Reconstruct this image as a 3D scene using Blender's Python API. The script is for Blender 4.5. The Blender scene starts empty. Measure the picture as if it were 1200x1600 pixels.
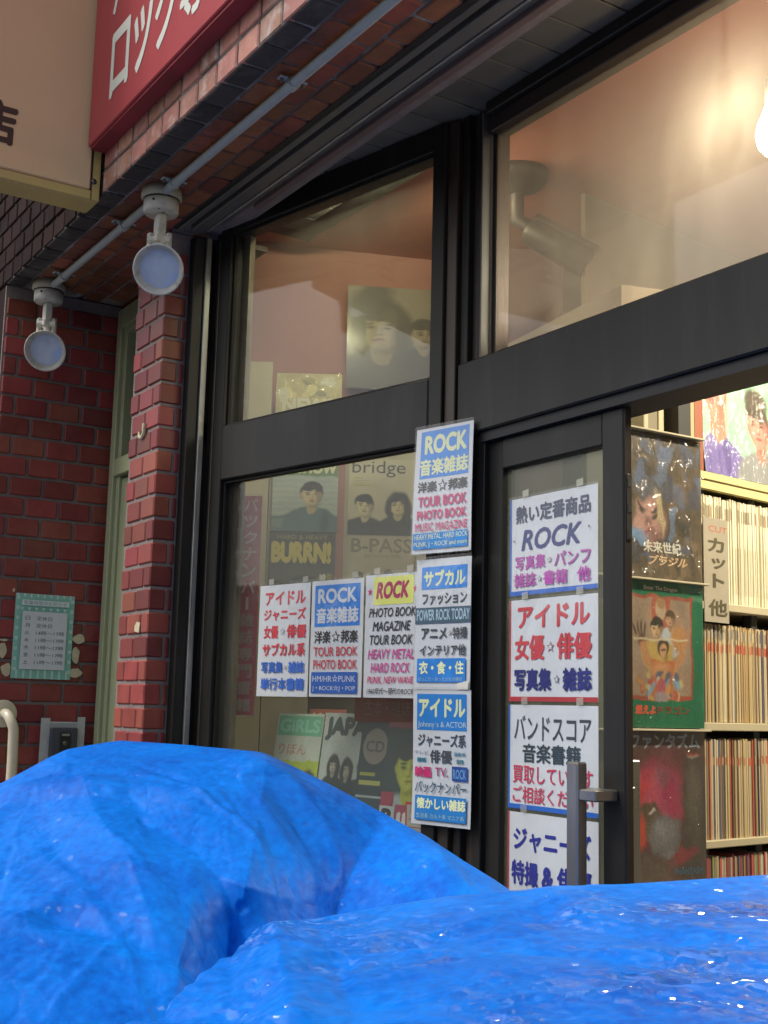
import bpy, math, random
import numpy as np
from mathutils import Vector, Matrix, noise
random.seed(7)
SC = bpy.context.scene
COL = SC.collection
R = math.radians

# ---------------------------------------------------------------- camera
cam_d = bpy.data.cameras.new('camera')
cam = bpy.data.objects.new('camera', cam_d)
COL.objects.link(cam)
_r = Vector((0.539218, 0.841860, 0.023899)); _f = Vector((-0.834168, 0.529374, 0.154710))
_r.normalize(); _f.normalize(); _u = _r.cross(_f)
_m = Matrix((( _r.x, _u.x, -_f.x), (_r.y, _u.y, -_f.y), (_r.z, _u.z, -_f.z))).to_4x4()
_m.translation = Vector((0, 0, 1.5))
cam.matrix_world = _m
cam_d.sensor_fit = 'VERTICAL'
cam_d.sensor_height = 24.0
cam_d.lens = 24.0*1960/1600
cam_d.clip_start = 0.05
cam_d.clip_end = 500
SC.camera = cam

# ---------------------------------------------------------------- world, sun, exposure
w = bpy.data.worlds.new('World'); SC.world = w; w.use_nodes = True
nt = w.node_tree; nt.nodes.clear()
sky = nt.nodes.new('ShaderNodeTexSky'); sky.sky_type = 'NISHITA'; sky.sun_disc = False
sky.sun_elevation = R(50); sky.sun_rotation = R(203); sky.air_density = 1.0; sky.dust_density = 4.0; sky.ozone_density = 1.0
hs = nt.nodes.new('ShaderNodeHueSaturation'); hs.inputs['Saturation'].default_value = 0.45
bg = nt.nodes.new('ShaderNodeBackground'); bg.inputs['Strength'].default_value = 0.15
wo = nt.nodes.new('ShaderNodeOutputWorld')
nt.links.new(sky.outputs[0], hs.inputs['Color']); nt.links.new(hs.outputs[0], bg.inputs['Color']); nt.links.new(bg.outputs[0], wo.inputs['Surface'])
sd = bpy.data.lights.new('sun', 'SUN'); sd.energy = 1.2; sd.angle = R(12); sd.color = (1, .97, .93)
sun = bpy.data.objects.new('sun', sd); COL.objects.link(sun)
# sun above the street: azimuth 203 deg clockwise from +Y
_d = Vector((math.sin(R(203))*math.cos(R(50)), math.cos(R(203))*math.cos(R(50)), math.sin(R(50))))
sun.rotation_euler = _d.to_track_quat('Z', 'Y').to_euler()
SC.view_settings.view_transform = 'Standard'; SC.view_settings.look = 'None'
SC.view_settings.exposure = 0.38; SC.view_settings.gamma = 1.0; SC.view_settings.use_curve_mapping = False
SC.cycles.use_denoising = True
SC.cycles.max_bounces = 8; SC.cycles.transparent_max_bounces = 12
SC.cycles.sample_clamp_indirect = 6.0

# ---------------------------------------------------------------- materials
MATS = {}
def mat(name, col, rough=.55, metal=0.0, var=0.0, vscale=8.0, bump=0.0, bscale=60.0, coat=0.0, rnd=0.0, spec=.5,
        stain=None, sscale=3.0, samt=0.0, hue=0.0, emis=None, estr=0.0, stretch=None):
    if name in MATS: return MATS[name]
    m = bpy.data.materials.new(name); m.use_nodes = True; MATS[name] = m
    n = m.node_tree; N = n.nodes; L = n.links
    b = N['Principled BSDF']
    b.inputs['Roughness'].default_value = rough; b.inputs['Metallic'].default_value = metal
    b.inputs['Specular IOR Level'].default_value = spec
    b.inputs['Coat Weight'].default_value = coat; b.inputs['Coat Roughness'].default_value = .12
    c = (*col, 1)
    b.inputs['Base Color'].default_value = c
    if emis: b.inputs['Emission Color'].default_value = (*emis, 1); b.inputs['Emission Strength'].default_value = estr
    geo = None
    def pos():
        nonlocal geo
        if geo is None:
            g = N.new('ShaderNodeNewGeometry')
            mp = N.new('ShaderNodeMapping'); L.new(g.outputs['Position'], mp.inputs['Vector'])
            if stretch: mp.inputs['Scale'].default_value = stretch
            geo = mp
        return geo.outputs[0]
    out = None
    if var or rnd or samt or hue:
        h = N.new('ShaderNodeHueSaturation'); h.inputs['Color'].default_value = c; out = h.outputs[0]
        val = None
        if var:
            t = N.new('ShaderNodeTexNoise'); t.inputs['Scale'].default_value = vscale; t.inputs['Detail'].default_value = 6
            t.inputs['Roughness'].default_value = .65
            L.new(pos(), t.inputs['Vector'])
            mr = N.new('ShaderNodeMapRange'); mr.inputs[1].default_value = .25; mr.inputs[2].default_value = .75
            mr.inputs[3].default_value = 1-var; mr.inputs[4].default_value = 1+var
            L.new(t.outputs[0], mr.inputs[0]); val = mr.outputs[0]
            rr = N.new('ShaderNodeMapRange'); rr.inputs[1].default_value = .3; rr.inputs[2].default_value = .7
            rr.inputs[3].default_value = max(.03, rough-.12*min(1, var*3)); rr.inputs[4].default_value = min(1, rough+.15*min(1, var*3))
            L.new(t.outputs[0], rr.inputs[0]); L.new(rr.outputs[0], b.inputs['Roughness'])
        if rnd or hue:
            oi = N.new('ShaderNodeObjectInfo')
            mr = N.new('ShaderNodeMapRange'); mr.inputs[3].default_value = 1-rnd; mr.inputs[4].default_value = 1+rnd
            L.new(oi.outputs['Random'], mr.inputs[0])
            if val:
                mu = N.new('ShaderNodeMath'); mu.operation = 'MULTIPLY'; L.new(val, mu.inputs[0]); L.new(mr.outputs[0], mu.inputs[1]); val = mu.outputs[0]
            else: val = mr.outputs[0]
            if hue:
                m7 = N.new('ShaderNodeMath'); m7.operation = 'MULTIPLY'; m7.inputs[1].default_value = 7.31
                fr = N.new('ShaderNodeMath'); fr.operation = 'FRACT'
                L.new(oi.outputs['Random'], m7.inputs[0]); L.new(m7.outputs[0], fr.inputs[0])
                hr = N.new('ShaderNodeMapRange'); hr.inputs[3].default_value = .5-hue; hr.inputs[4].default_value = .5+hue
                L.new(fr.outputs[0], hr.inputs[0]); L.new(hr.outputs[0], h.inputs['Hue'])
        if val: L.new(val, h.inputs['Value'])
        if samt:
            t2 = N.new('ShaderNodeTexNoise'); t2.inputs['Scale'].default_value = sscale; t2.inputs['Detail'].default_value = 8
            t2.inputs['Roughness'].default_value = .7; t2.inputs['Distortion'].default_value = .6
            L.new(pos(), t2.inputs['Vector'])
            mr = N.new('ShaderNodeMapRange'); mr.inputs[1].default_value = .5; mr.inputs[2].default_value = .68
            mr.inputs[3].default_value = 0; mr.inputs[4].default_value = samt
            L.new(t2.outputs[0], mr.inputs[0])
            mx = N.new('ShaderNodeMix'); mx.data_type = 'RGBA'
            L.new(mr.outputs[0], mx.inputs['Factor']); L.new(out, mx.inputs['A']); mx.inputs['B'].default_value = (*stain, 1)
            out = mx.outputs['Result']
        L.new(out, b.inputs['Base Color'])
    if bump:
        t3 = N.new('ShaderNodeTexNoise'); t3.inputs['Scale'].default_value = bscale; t3.inputs['Detail'].default_value = 4
        L.new(pos(), t3.inputs['Vector'])
        bp = N.new('ShaderNodeBump'); bp.inputs['Strength'].default_value = bump; bp.inputs['Distance'].default_value = .003
        L.new(t3.outputs[0], bp.inputs['Height']); L.new(bp.outputs[0], b.inputs['Normal'])
    return m

def schlick(N,L,f0=.04,normal=None):
    lw=N.new('ShaderNodeLayerWeight'); lw.inputs[0].default_value=.5
    if normal: L.new(normal,lw.inputs['Normal'])
    p=N.new('ShaderNodeMath'); p.operation='POWER'; p.inputs[1].default_value=5.0; L.new(lw.outputs['Facing'],p.inputs[0])
    m=N.new('ShaderNodeMath'); m.operation='MULTIPLY_ADD'; m.inputs[1].default_value=1-f0; m.inputs[2].default_value=f0; L.new(p.outputs[0],m.inputs[0])
    return m
def glass_mat(name, dust_haze, tint=(.93,.95,.93), trans=.5, dcol=(.55,.55,.5), dscale=4.0):  # dust film doubling as painted haze for street reflections and bulb glare
    m = bpy.data.materials.new(name); m.use_nodes = True; n = m.node_tree; N = n.nodes; L = n.links
    N.clear(); o = N.new('ShaderNodeOutputMaterial')
    tr = N.new('ShaderNodeBsdfTransparent'); tr.inputs[0].default_value = (*tint, 1)
    gl = N.new('ShaderNodeBsdfGlossy'); gl.inputs['Roughness'].default_value = .03
    fr = schlick(N,L,.03)
    m1 = N.new('ShaderNodeMixShader'); L.new(fr.outputs[0], m1.inputs[0]); L.new(tr.outputs[0], m1.inputs[1]); L.new(gl.outputs[0], m1.inputs[2])
    df = N.new('ShaderNodeBsdfDiffuse'); df.inputs[0].default_value = (*dcol, 1)
    tl = N.new('ShaderNodeBsdfTranslucent'); tl.inputs[0].default_value = (.9,.88,.8, 1)
    m2 = N.new('ShaderNodeMixShader'); m2.inputs[0].default_value = trans; L.new(df.outputs[0], m2.inputs[1]); L.new(tl.outputs[0], m2.inputs[2])
    g = N.new('ShaderNodeNewGeometry'); mp = N.new('ShaderNodeMapping'); mp.inputs['Scale'].default_value = (1, 1, .45)
    L.new(g.outputs['Position'], mp.inputs[0])
    t = N.new('ShaderNodeTexNoise'); t.inputs['Scale'].default_value = dscale; t.inputs['Detail'].default_value = 5; t.inputs['Distortion'].default_value = .8
    L.new(mp.outputs[0], t.inputs['Vector'])
    mr = N.new('ShaderNodeMapRange'); mr.inputs[1].default_value = .3; mr.inputs[2].default_value = .75
    mr.inputs[3].default_value = dust_haze*.7; mr.inputs[4].default_value = dust_haze*1.35
    L.new(t.outputs[0], mr.inputs[0])
    m3 = N.new('ShaderNodeMixShader'); L.new(mr.outputs[0], m3.inputs[0]); L.new(m1.outputs[0], m3.inputs[1]); L.new(m2.outputs[0], m3.inputs[2])
    L.new(m3.outputs[0], o.inputs[0])
    return m

def film_mat(name, dist=.035, scale=26):
    # clear wrinkled plastic sleeve: transparent with crinkled glossy reflections
    m = bpy.data.materials.new(name); m.use_nodes = True; n = m.node_tree; N = n.nodes; L = n.links
    N.clear(); o = N.new('ShaderNodeOutputMaterial')
    tr = N.new('ShaderNodeBsdfTransparent'); tr.inputs[0].default_value = (.97,.97,.97,1)
    gl = N.new('ShaderNodeBsdfGlossy'); gl.inputs['Roughness'].default_value = .10
    g = N.new('ShaderNodeNewGeometry')
    mp = N.new('ShaderNodeMapping'); mp.inputs['Scale'].default_value = (1.0, 1.0, .35); L.new(g.outputs['Position'], mp.inputs[0])
    t = N.new('ShaderNodeTexNoise'); t.inputs['Scale'].default_value = scale; t.inputs['Detail'].default_value = 3; t.inputs['Distortion'].default_value = 1.5
    L.new(mp.outputs[0], t.inputs['Vector'])
    bp = N.new('ShaderNodeBump'); bp.inputs['Strength'].default_value = .9; bp.inputs['Distance'].default_value = dist
    L.new(t.outputs[0], bp.inputs['Height']); L.new(bp.outputs[0], gl.inputs['Normal']); fr = schlick(N,L,.06)
    m1 = N.new('ShaderNodeMixShader'); L.new(fr.outputs[0], m1.inputs[0]); L.new(tr.outputs[0], m1.inputs[1]); L.new(gl.outputs[0], m1.inputs[2])
    L.new(m1.outputs[0], o.inputs[0])
    return m

def tarp_mat(name='blue_tarpaulin', lo=.05, hi=.85, rough=.42):
    m = bpy.data.materials.new(name); m.use_nodes = True; N = m.node_tree.nodes; L = m.node_tree.links
    b = N['Principled BSDF']; b.inputs['Roughness'].default_value = rough; b.inputs['Specular IOR Level'].default_value = .12
    g = N.new('ShaderNodeNewGeometry')
    def nz(scale, detail, dist=0, st=None, rough=.6):
        t = N.new('ShaderNodeTexNoise'); t.inputs['Scale'].default_value = scale; t.inputs['Detail'].default_value = detail
        t.inputs['Distortion'].default_value = dist; t.inputs['Roughness'].default_value = rough
        mp = N.new('ShaderNodeMapping'); L.new(g.outputs['Position'], mp.inputs[0])
        if st: mp.inputs['Scale'].default_value = st; mp.inputs['Rotation'].default_value = (0, 0, R(35))
        L.new(mp.outputs[0], t.inputs['Vector']); return t
    a = nz(5, 5, .4); c = nz(60, 5, .3); v = N.new('ShaderNodeTexVoronoi'); v.inputs['Scale'].default_value = 55
    L.new(g.outputs['Position'], v.inputs['Vector'])
    cr = N.new('ShaderNodeValToRGB'); e = cr.color_ramp.elements
    e[0].position = .30; e[0].color = (.000, .066, .42, 1); e[1].position = .74; e[1].color = (.000, .225, .84, 1)
    ad = N.new('ShaderNodeMath'); ad.operation = 'MULTIPLY_ADD'; ad.inputs[1].default_value = .5
    L.new(a.outputs[0], ad.inputs[0]); h = N.new('ShaderNodeMath'); h.operation = 'MULTIPLY'; h.inputs[1].default_value = .5
    L.new(c.outputs[0], h.inputs[0]); L.new(h.outputs[0], ad.inputs[2]); L.new(ad.outputs[0], cr.inputs[0])
    L.new(cr.outputs[0], b.inputs['Base Color'])
    # crinkles: long creases + fine woven grain
    cz = nz(8, 2.5, .4); rd = N.new('ShaderNodeMath'); rd.operation = 'ABSOLUTE'
    sb = N.new('ShaderNodeMath'); sb.operation = 'SUBTRACT'; sb.inputs[1].default_value = .5
    L.new(cz.outputs[0], sb.inputs[0]); L.new(sb.outputs[0], rd.inputs[0])
    b1 = N.new('ShaderNodeBump'); b1.inputs['Strength'].default_value = .22; b1.inputs['Distance'].default_value = .05; L.new(rd.outputs[0], b1.inputs['Height'])
    b2 = N.new('ShaderNodeBump'); b2.inputs['Strength'].default_value = .05; b2.inputs['Distance'].default_value = .006
    L.new(c.outputs[0], b2.inputs['Height']); L.new(b1.outputs[0], b2.inputs['Normal'])
    b3 = N.new('ShaderNodeBump'); b3.inputs['Strength'].default_value = .03; b3.inputs['Distance'].default_value = .004
    L.new(v.outputs[0], b3.inputs['Height']); L.new(b2.outputs[0], b3.inputs['Normal'])
    L.new(b3.outputs[0], b.inputs['Normal'])
    # wet coat broken into small crinkle facets that sparkle
    vf = N.new('ShaderNodeTexVoronoi'); vf.inputs['Scale'].default_value = 95; vf.inputs['Randomness'].default_value = 1
    mpf = N.new('ShaderNodeMapping'); mpf.inputs['Rotation'].default_value = (0,0,R(-50)); mpf.inputs['Scale'].default_value = (.42,1,1)
    L.new(g.outputs['Position'], mpf.inputs[0]); wn = nz(30,2); 
    ad3 = N.new('ShaderNodeVectorMath'); ad3.operation='MULTIPLY_ADD'; ad3.inputs[1].default_value=(.03,.03,.03)
    L.new(wn.outputs['Color'], ad3.inputs[0]); L.new(mpf.outputs[0], ad3.inputs[2]); L.new(ad3.outputs[0], vf.inputs['Vector'])
    sb3 = N.new('ShaderNodeVectorMath'); sb3.operation='SUBTRACT'; sb3.inputs[1].default_value=(.5,.5,.5); L.new(vf.outputs['Color'], sb3.inputs[0])
    mu3 = N.new('ShaderNodeVectorMath'); mu3.operation='MULTIPLY_ADD'; mu3.inputs[1].default_value=(1.15,1.15,.2); L.new(sb3.outputs[0], mu3.inputs[0]); L.new(b1.outputs[0], mu3.inputs[2])
    nm3 = N.new('ShaderNodeVectorMath'); nm3.operation='NORMALIZE'; L.new(mu3.outputs[0], nm3.inputs[0]); L.new(nm3.outputs[0], b.inputs['Coat Normal'])
    pm = nz(3.5,4,.5); pr_ = N.new('ShaderNodeMapRange'); pr_.inputs[1].default_value=.46; pr_.inputs[2].default_value=.64; pr_.inputs[3].default_value=lo; pr_.inputs[4].default_value=hi
    L.new(pm.outputs[0], pr_.inputs[0]); L.new(pr_.outputs[0], b.inputs['Coat Weight']); b.inputs['Coat Roughness'].default_value = .06; b.inputs['Coat IOR'].default_value = 1.9
    return m

brick_red = mat('brick_red', (.215,.046,.038), .48, var=.22, vscale=14, rnd=.28, hue=.012, bump=.35, bscale=70, stain=(.30,.20,.17), sscale=6, samt=.10, spec=.3)
brick_dark = mat('brick_shaded', (.022,.011,.010), .85, spec=.08, var=.3, vscale=14, rnd=.3, bump=.4, bscale=60)  # shade of the tan sign board put into the left fascia's brick colour
brick_glazed = mat('brick_glazed', (.215,.043,.032), .42, var=.30, vscale=11, rnd=.34, hue=.014, bump=.15, bscale=50, spec=.4)
brick_fascia = mat('brick_fascia', (.42,.20,.15), .6, var=.30, vscale=15, rnd=.30, hue=.015, bump=.6, bscale=60, stain=(.55,.47,.44), sscale=11, samt=.85)
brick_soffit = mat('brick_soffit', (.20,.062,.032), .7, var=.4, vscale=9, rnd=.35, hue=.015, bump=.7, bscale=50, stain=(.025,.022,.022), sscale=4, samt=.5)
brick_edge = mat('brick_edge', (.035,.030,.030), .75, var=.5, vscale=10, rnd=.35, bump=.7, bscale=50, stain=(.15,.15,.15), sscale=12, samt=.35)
mortar = mat('mortar_grey', (.19,.16,.15), .9, var=.25, vscale=18, bump=.8, bscale=120)
mortar_white = mat('mortar_stained', (.11,.105,.10), .9, var=.6, vscale=7, bump=1.0, bscale=40, stain=(.38,.38,.36), sscale=7, samt=.6)
frame_dark = mat('bronze_frame', (.019,.018,.016), .42, spec=.35, metal=.25, var=.12, vscale=6, bump=.05, bscale=200, stain=(.07,.07,.065), sscale=14, samt=.18, stretch=(1,1,.15))
frame_brown = mat('brown_frame', (.045,.034,.026), .4, metal=.3, var=.3, vscale=10, stretch=(1,1,.2))
gasket = mat('black_gasket', (.008,.008,.009), .6)
alu = mat('worn_aluminium', (.34,.34,.33), .42, metal=.85, var=.3, vscale=16, bump=.3, bscale=80, stain=(.10,.09,.07), sscale=22, samt=.5, stretch=(1,1,.25))
alu_beige = mat('weathered_rail', (.15,.13,.095), .5, metal=.5, var=.35, vscale=20, bump=.4, bscale=90, stain=(.06,.05,.04), sscale=25, samt=.6, stretch=(1,1,.3))
rail_grey = mat('header_rail', (.13,.13,.12), .5, metal=.4, var=.2, vscale=9, stretch=(.3,1,1))
rail_pink = mat('header_rail_primer', (.13,.085,.075), .6, var=.2, vscale=9)
ceil_panel = mat('ceiling_panel', (.11,.105,.085), .6, var=.2, vscale=12, rnd=.12, bump=.2, bscale=90)
pipe_white = mat('painted_conduit', (.34,.38,.38), .5, var=.12, vscale=20, bump=.1, bscale=90)
lamp_white = mat('lamp_white', (.50,.50,.46), .45, var=.15, vscale=24, stain=(.16,.13,.09), sscale=30, samt=.5)
lamp_cream = mat('lamp_base_cream', (.36,.34,.26), .55, var=.15, vscale=24)
lamp_lens = mat('lamp_lens', (.42,.52,.70), .12, coat=1.0, var=.15, vscale=30)  # bluish base stands in for the blue tarpaulin reflected in the lens
lamp_inner = mat('lamp_reflector', (.45,.5,.55), .25, metal=.7)
black_rubber = mat('black_rubber', (.012,.012,.012), .7)
sign_yellow = mat('sign_yellow', (.50,.38,.13), .6, var=.10, vscale=5, bump=.1, bscale=20, stain=(.33,.25,.16), sscale=2.0, samt=.25)
sign_face = mat('sign_face_tan', (.66,.46,.26), .55, var=.06, vscale=3, bump=.06, bscale=14)
sign_red = mat('sign_red', (.36,.045,.058), .45, var=.10, vscale=4, stretch=(3,3,.4), bump=.05)
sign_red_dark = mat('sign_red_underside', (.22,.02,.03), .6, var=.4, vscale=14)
sign_white = mat('sign_white', (.74,.76,.70), .5, var=.05)
ink_brush = mat('brush_black', (.045,.022,.014), .5)
green_frame = mat('sage_green_paint', (.30,.33,.20), .42, var=.10, vscale=6, bump=.08, bscale=80, stretch=(1,1,.2))
green_glass = mat('dark_green_glass', (.05,.07,.055), .25, var=.2, coat=.4)
green_panel = mat('sage_door_panel', (.26,.30,.18), .5, var=.08)
cream_pipe = mat('cream_pipe', (.60,.54,.40), .35, coat=.3, var=.06)
glue = mat('old_glue', (.50,.44,.29), .8, var=.2, vscale=40)
reader_grey = mat('reader_grey', (.045,.05,.07), .45, var=.1)
reader_frame = mat('reader_frame', (.35,.36,.37), .5)
tape_clear = glass_mat('clear_tape', .5, trans=.3, dcol=(.55,.55,.48))
tape_mat = mat('silver_tape', (.42,.43,.43), .4, var=.15, vscale=30, bump=.5, bscale=60)
pink_wall = mat('pink_wall', (.36,.165,.13), .7, var=.05, vscale=3)
mauve_wall = mat('mauve_box', (.15,.09,.09), .7, var=.08)
pale_wall = mat('pale_wall', (.48,.50,.40), .7, var=.04)
cream_board = mat('cream_board', (.46,.40,.27), .55, var=.04)
shelf_yellow = mat('shelf_yellow', (.62,.52,.24), .5, var=.06)
shelf_back = mat('shelf_back', (.10,.085,.06), .8)
metal_grey = mat('metal_grey', (.12,.11,.10), .35, metal=.8)
handle_metal = mat('bronze_handle', (.33,.31,.28), .3, metal=.8, var=.12, vscale=18, stretch=(1,1,.2))
cctv = mat('cctv_casing', (.028,.028,.025), .5)
cctv_light = mat('cctv_pale', (.045,.045,.04), .4)
asphalt = mat('asphalt', (.05,.05,.052), .85, var=.3, vscale=20, bump=.6, bscale=150)
paving = mat('paving', (.22,.21,.20), .8, var=.15, vscale=10, bump=.4, bscale=100)
plain_wall = mat('render_wall', (.30,.26,.22), .85, var=.15, vscale=3, bump=.4, bscale=60)
cardboard = mat('cardboard', (.40,.24,.12), .8, var=.1)
dark_card = mat('black_card', (.03,.03,.028), .6)
glass_win = glass_mat('window_glass', .032, trans=.55)
glass_tr = glass_mat('transom_glass', .085, tint=(.95,.90,.88), dcol=(.55,.40,.34), trans=.85)
glass_door = glass_mat('door_glass', .10, tint=(.75,.8,.76), trans=.3, dcol=(.30,.33,.30))
film = film_mat('plastic_film'); film_flat = film_mat('clear_sleeve', .006, 9)
tarp_blue = tarp_mat('wet_blue_tarpaulin', .10, 1.0)
tarp_dry = tarp_mat('blue_tarpaulin', .0, .035, .5)

PR = {}
def ink(c, gloss=True):
    # printed colour on laminated paper
    k = (c, gloss)
    if k not in PR:
        PR[k] = mat('print_%d' % len(PR), c, .5, var=.08, vscale=9, bump=.08, bscale=25, coat=.35 if gloss else 0)
    return PR[k]
WHITE=(.60,.63,.64); BLUE=(.006,.19,.62); DBLUE=(.012,.03,.28); BLACK=(.018,.018,.02); RED=(.60,.035,.05); MAG=(.60,.02,.15)
PINK=(.62,.06,.30); YEL=(.75,.72,.20); PALEY=(.72,.76,.42); GREY=(.10,.11,.12); TEAL=(.0,.18,.26)

# ---------------------------------------------------------------- mesh building
class MB:
    def __init__(s, origin=(0,0,0)):
        s.v=[]; s.f=[]; s.mi=[]; s.mats=[]; s.sm=[]; s.vc=[]; s.o=Vector(origin)
    def mid(s, m):
        if m not in s.mats: s.mats.append(m)
        return s.mats.index(m)
    def add(s, vs, fs, m=None, smooth=False):
        b=len(s.v); i=s.mid(m) if m else 0
        s.v += [Vector(v) for v in vs]; s.f += [tuple(b+k for k in f) for f in fs]; s.mi += [i]*len(fs); s.sm += [smooth]*len(fs)
        return s
    def box(s, x0,x1,y0,y1,z0,z1, m=None, bev=0.0):
        if x0>x1: x0,x1=x1,x0
        if y0>y1: y0,y1=y1,y0
        if z0>z1: z0,z1=z1,z0
        if bev<=0:
            vs=[(x0,y0,z0),(x1,y0,z0),(x1,y1,z0),(x0,y1,z0),(x0,y0,z1),(x1,y0,z1),(x1,y1,z1),(x0,y1,z1)]
            return s.add(vs, [(0,3,2,1),(4,5,6,7),(0,1,5,4),(1,2,6,5),(2,3,7,6),(3,0,4,7)], m)
        b=min(bev,(x1-x0)/3,(y1-y0)/3,(z1-z0)/3); vs=[]; ix={}
        for a,(X,dx) in enumerate(((x0,1),(x1,-1))):
            for c,(Y,dy) in enumerate(((y0,1),(y1,-1))):
                for e,(Z,dz) in enumerate(((z0,1),(z1,-1))):
                    for k in range(3):
                        p=[X+dx*b,Y+dy*b,Z+dz*b]; p[k]=(X,Y,Z)[k]; ix[a,c,e,k]=len(vs); vs.append(tuple(p))
        fs=[]
        q=lambda *t: fs.append(tuple(ix[i] for i in t))
        for a in (0,1):
            r=lambda l: l if a else l[::-1]
            q(*r([(a,0,0,0),(a,1,0,0),(a,1,1,0),(a,0,1,0)]))
            q(*r([(0,a,0,1),(0,a,1,1),(1,a,1,1),(1,a,0,1)]))
            q(*r([(0,0,a,2),(1,0,a,2),(1,1,a,2),(0,1,a,2)]))
        for c in (0,1):
            for e in (0,1):
                q((0,c,e,1),(1,c,e,1),(1,c,e,2),(0,c,e,2)); q((c,0,e,0),(c,1,e,0),(c,1,e,2),(c,0,e,2)); q((c,e,0,0),(c,e,1,0),(c,e,1,1),(c,e,0,1))
        for a in (0,1):
            for c in (0,1):
                for e in (0,1): q((a,c,e,0),(a,c,e,1),(a,c,e,2))
        return s.add(vs, fs, m)
    def quad(s, a,b,c,d, m=None): return s.add([a,b,c,d],[(0,1,2,3)],m)
    def prism(s, pts, z0, z1, m=None):   # pts: xy polygon
        n=len(pts); vs=[(x,y,z0) for x,y in pts]+[(x,y,z1) for x,y in pts]
        return s.add(vs, [tuple(range(n))[::-1], tuple(range(n,2*n))]+[(i,(i+1)%n,n+(i+1)%n,n+i) for i in range(n)], m)
    def tube(s, path, r, n=12, m=None, caps=True):
        P=[Vector(p) for p in path]; rr = r if isinstance(r,(list,tuple)) else [r]*len(P)
        vs=[]; fs=[]; ref=None
        for i,p in enumerate(P):
            t=(P[min(i+1,len(P)-1)]-P[max(i-1,0)]).normalized()
            if ref is None: ref=Vector((0,0,1)) if abs(t.z)<.9 else Vector((1,0,0))
            a=(ref-t*ref.dot(t)).normalized(); ref=a; b=t.cross(a)
            for k in range(n):
                an=2*math.pi*k/n; vs.append(p+(a*math.cos(an)+b*math.sin(an))*rr[i])
        for i in range(len(P)-1):
            for k in range(n): fs.append((i*n+k,i*n+(k+1)%n,(i+1)*n+(k+1)%n,(i+1)*n+k))
        s.add(vs, fs, m, True)
        if caps: s.add([vs[k] for k in range(n)],[tuple(range(n))[::-1]],m); s.add(vs[-n:],[tuple(range(n))],m)
        return s
    def lathe(s, prof, c=(0,0,0), axis=(0,0,1), n=28, m=None, smooth=True):
        ax=Vector(axis).normalized(); a=ax.orthogonal().normalized(); b=ax.cross(a); c=Vector(c); vs=[]; fs=[]
        for r,h in prof:
            for k in range(n):
                an=2*math.pi*k/n; vs.append(c+ax*h+(a*math.cos(an)+b*math.sin(an))*r)
        for i in range(len(prof)-1):
            for k in range(n): fs.append((i*n+k,i*n+(k+1)%n,(i+1)*n+(k+1)%n,(i+1)*n+k))
        return s.add(vs, fs, m, smooth)
    def build(s, name, parent=None, m=None):
        me=bpy.data.meshes.new(name)
        me.from_pydata([tuple(v-s.o) for v in s.v],[],s.f)
        for q in (s.mats if s.mats and s.mats[0] else [m]): me.materials.append(q or m)
        me.polygons.foreach_set('material_index', s.mi); me.polygons.foreach_set('use_smooth', s.sm)
        if s.vc:
            ca=me.color_attributes.new('Col','FLOAT_COLOR','POINT'); arr=np.ones((len(s.v),4),dtype=np.float32)
            for i0,c in s.vc: arr[i0:i0+len(c),:3]=c
            ca.data.foreach_set('color',arr.ravel())
        me.update()
        o=bpy.data.objects.new(name, me); COL.objects.link(o)
        if parent is not None: o.parent=parent
        else: o.location=s.o
        return o

def tag(o, label=None, cat=None, group=None, kind=None):
    if label: o['label']=label
    if cat: o['category']=cat
    if group: o['group']=group
    if kind: o['kind']=kind
    return o
def thing(name, label, cat, loc=(0,0,0), rz=0.0, group=None):
    o=bpy.data.objects.new(name, None); COL.objects.link(o); o.empty_display_size=.05
    o.location=loc; o.rotation_euler=(0,0,rz); return tag(o,label,cat,group)
def copy_tree(o, parent=None):
    c=o.copy(); COL.objects.link(c)
    if parent is not None: c.parent=parent
    for ch in list(o.children): copy_tree(ch, c)
    return c
BR={}
def brick(parent, w, h, d, m, mw, name='brick', bev=.0035):
    """one brick, front at local y=0, mw = matrix in the parent's space"""
    k=(round(w,4),round(h,4),round(d,4),m.name)
    if k not in BR:
        b=MB(); b.box(0,w,0,d,0,h,m,bev); BR[k]=b.build(name,parent).data; o=parent.children[-1]
        o=[c for c in parent.children if c.data is BR[k]][0]
    else:
        o=bpy.data.objects.new(name, BR[k]); COL.objects.link(o); o.parent=parent
    o.matrix_local = mw @ Matrix.Rotation(random.uniform(-.004,.004),4,'Y') @ Matrix.Rotation(random.uniform(-.008,.008),4,'Z')
    return o

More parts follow.
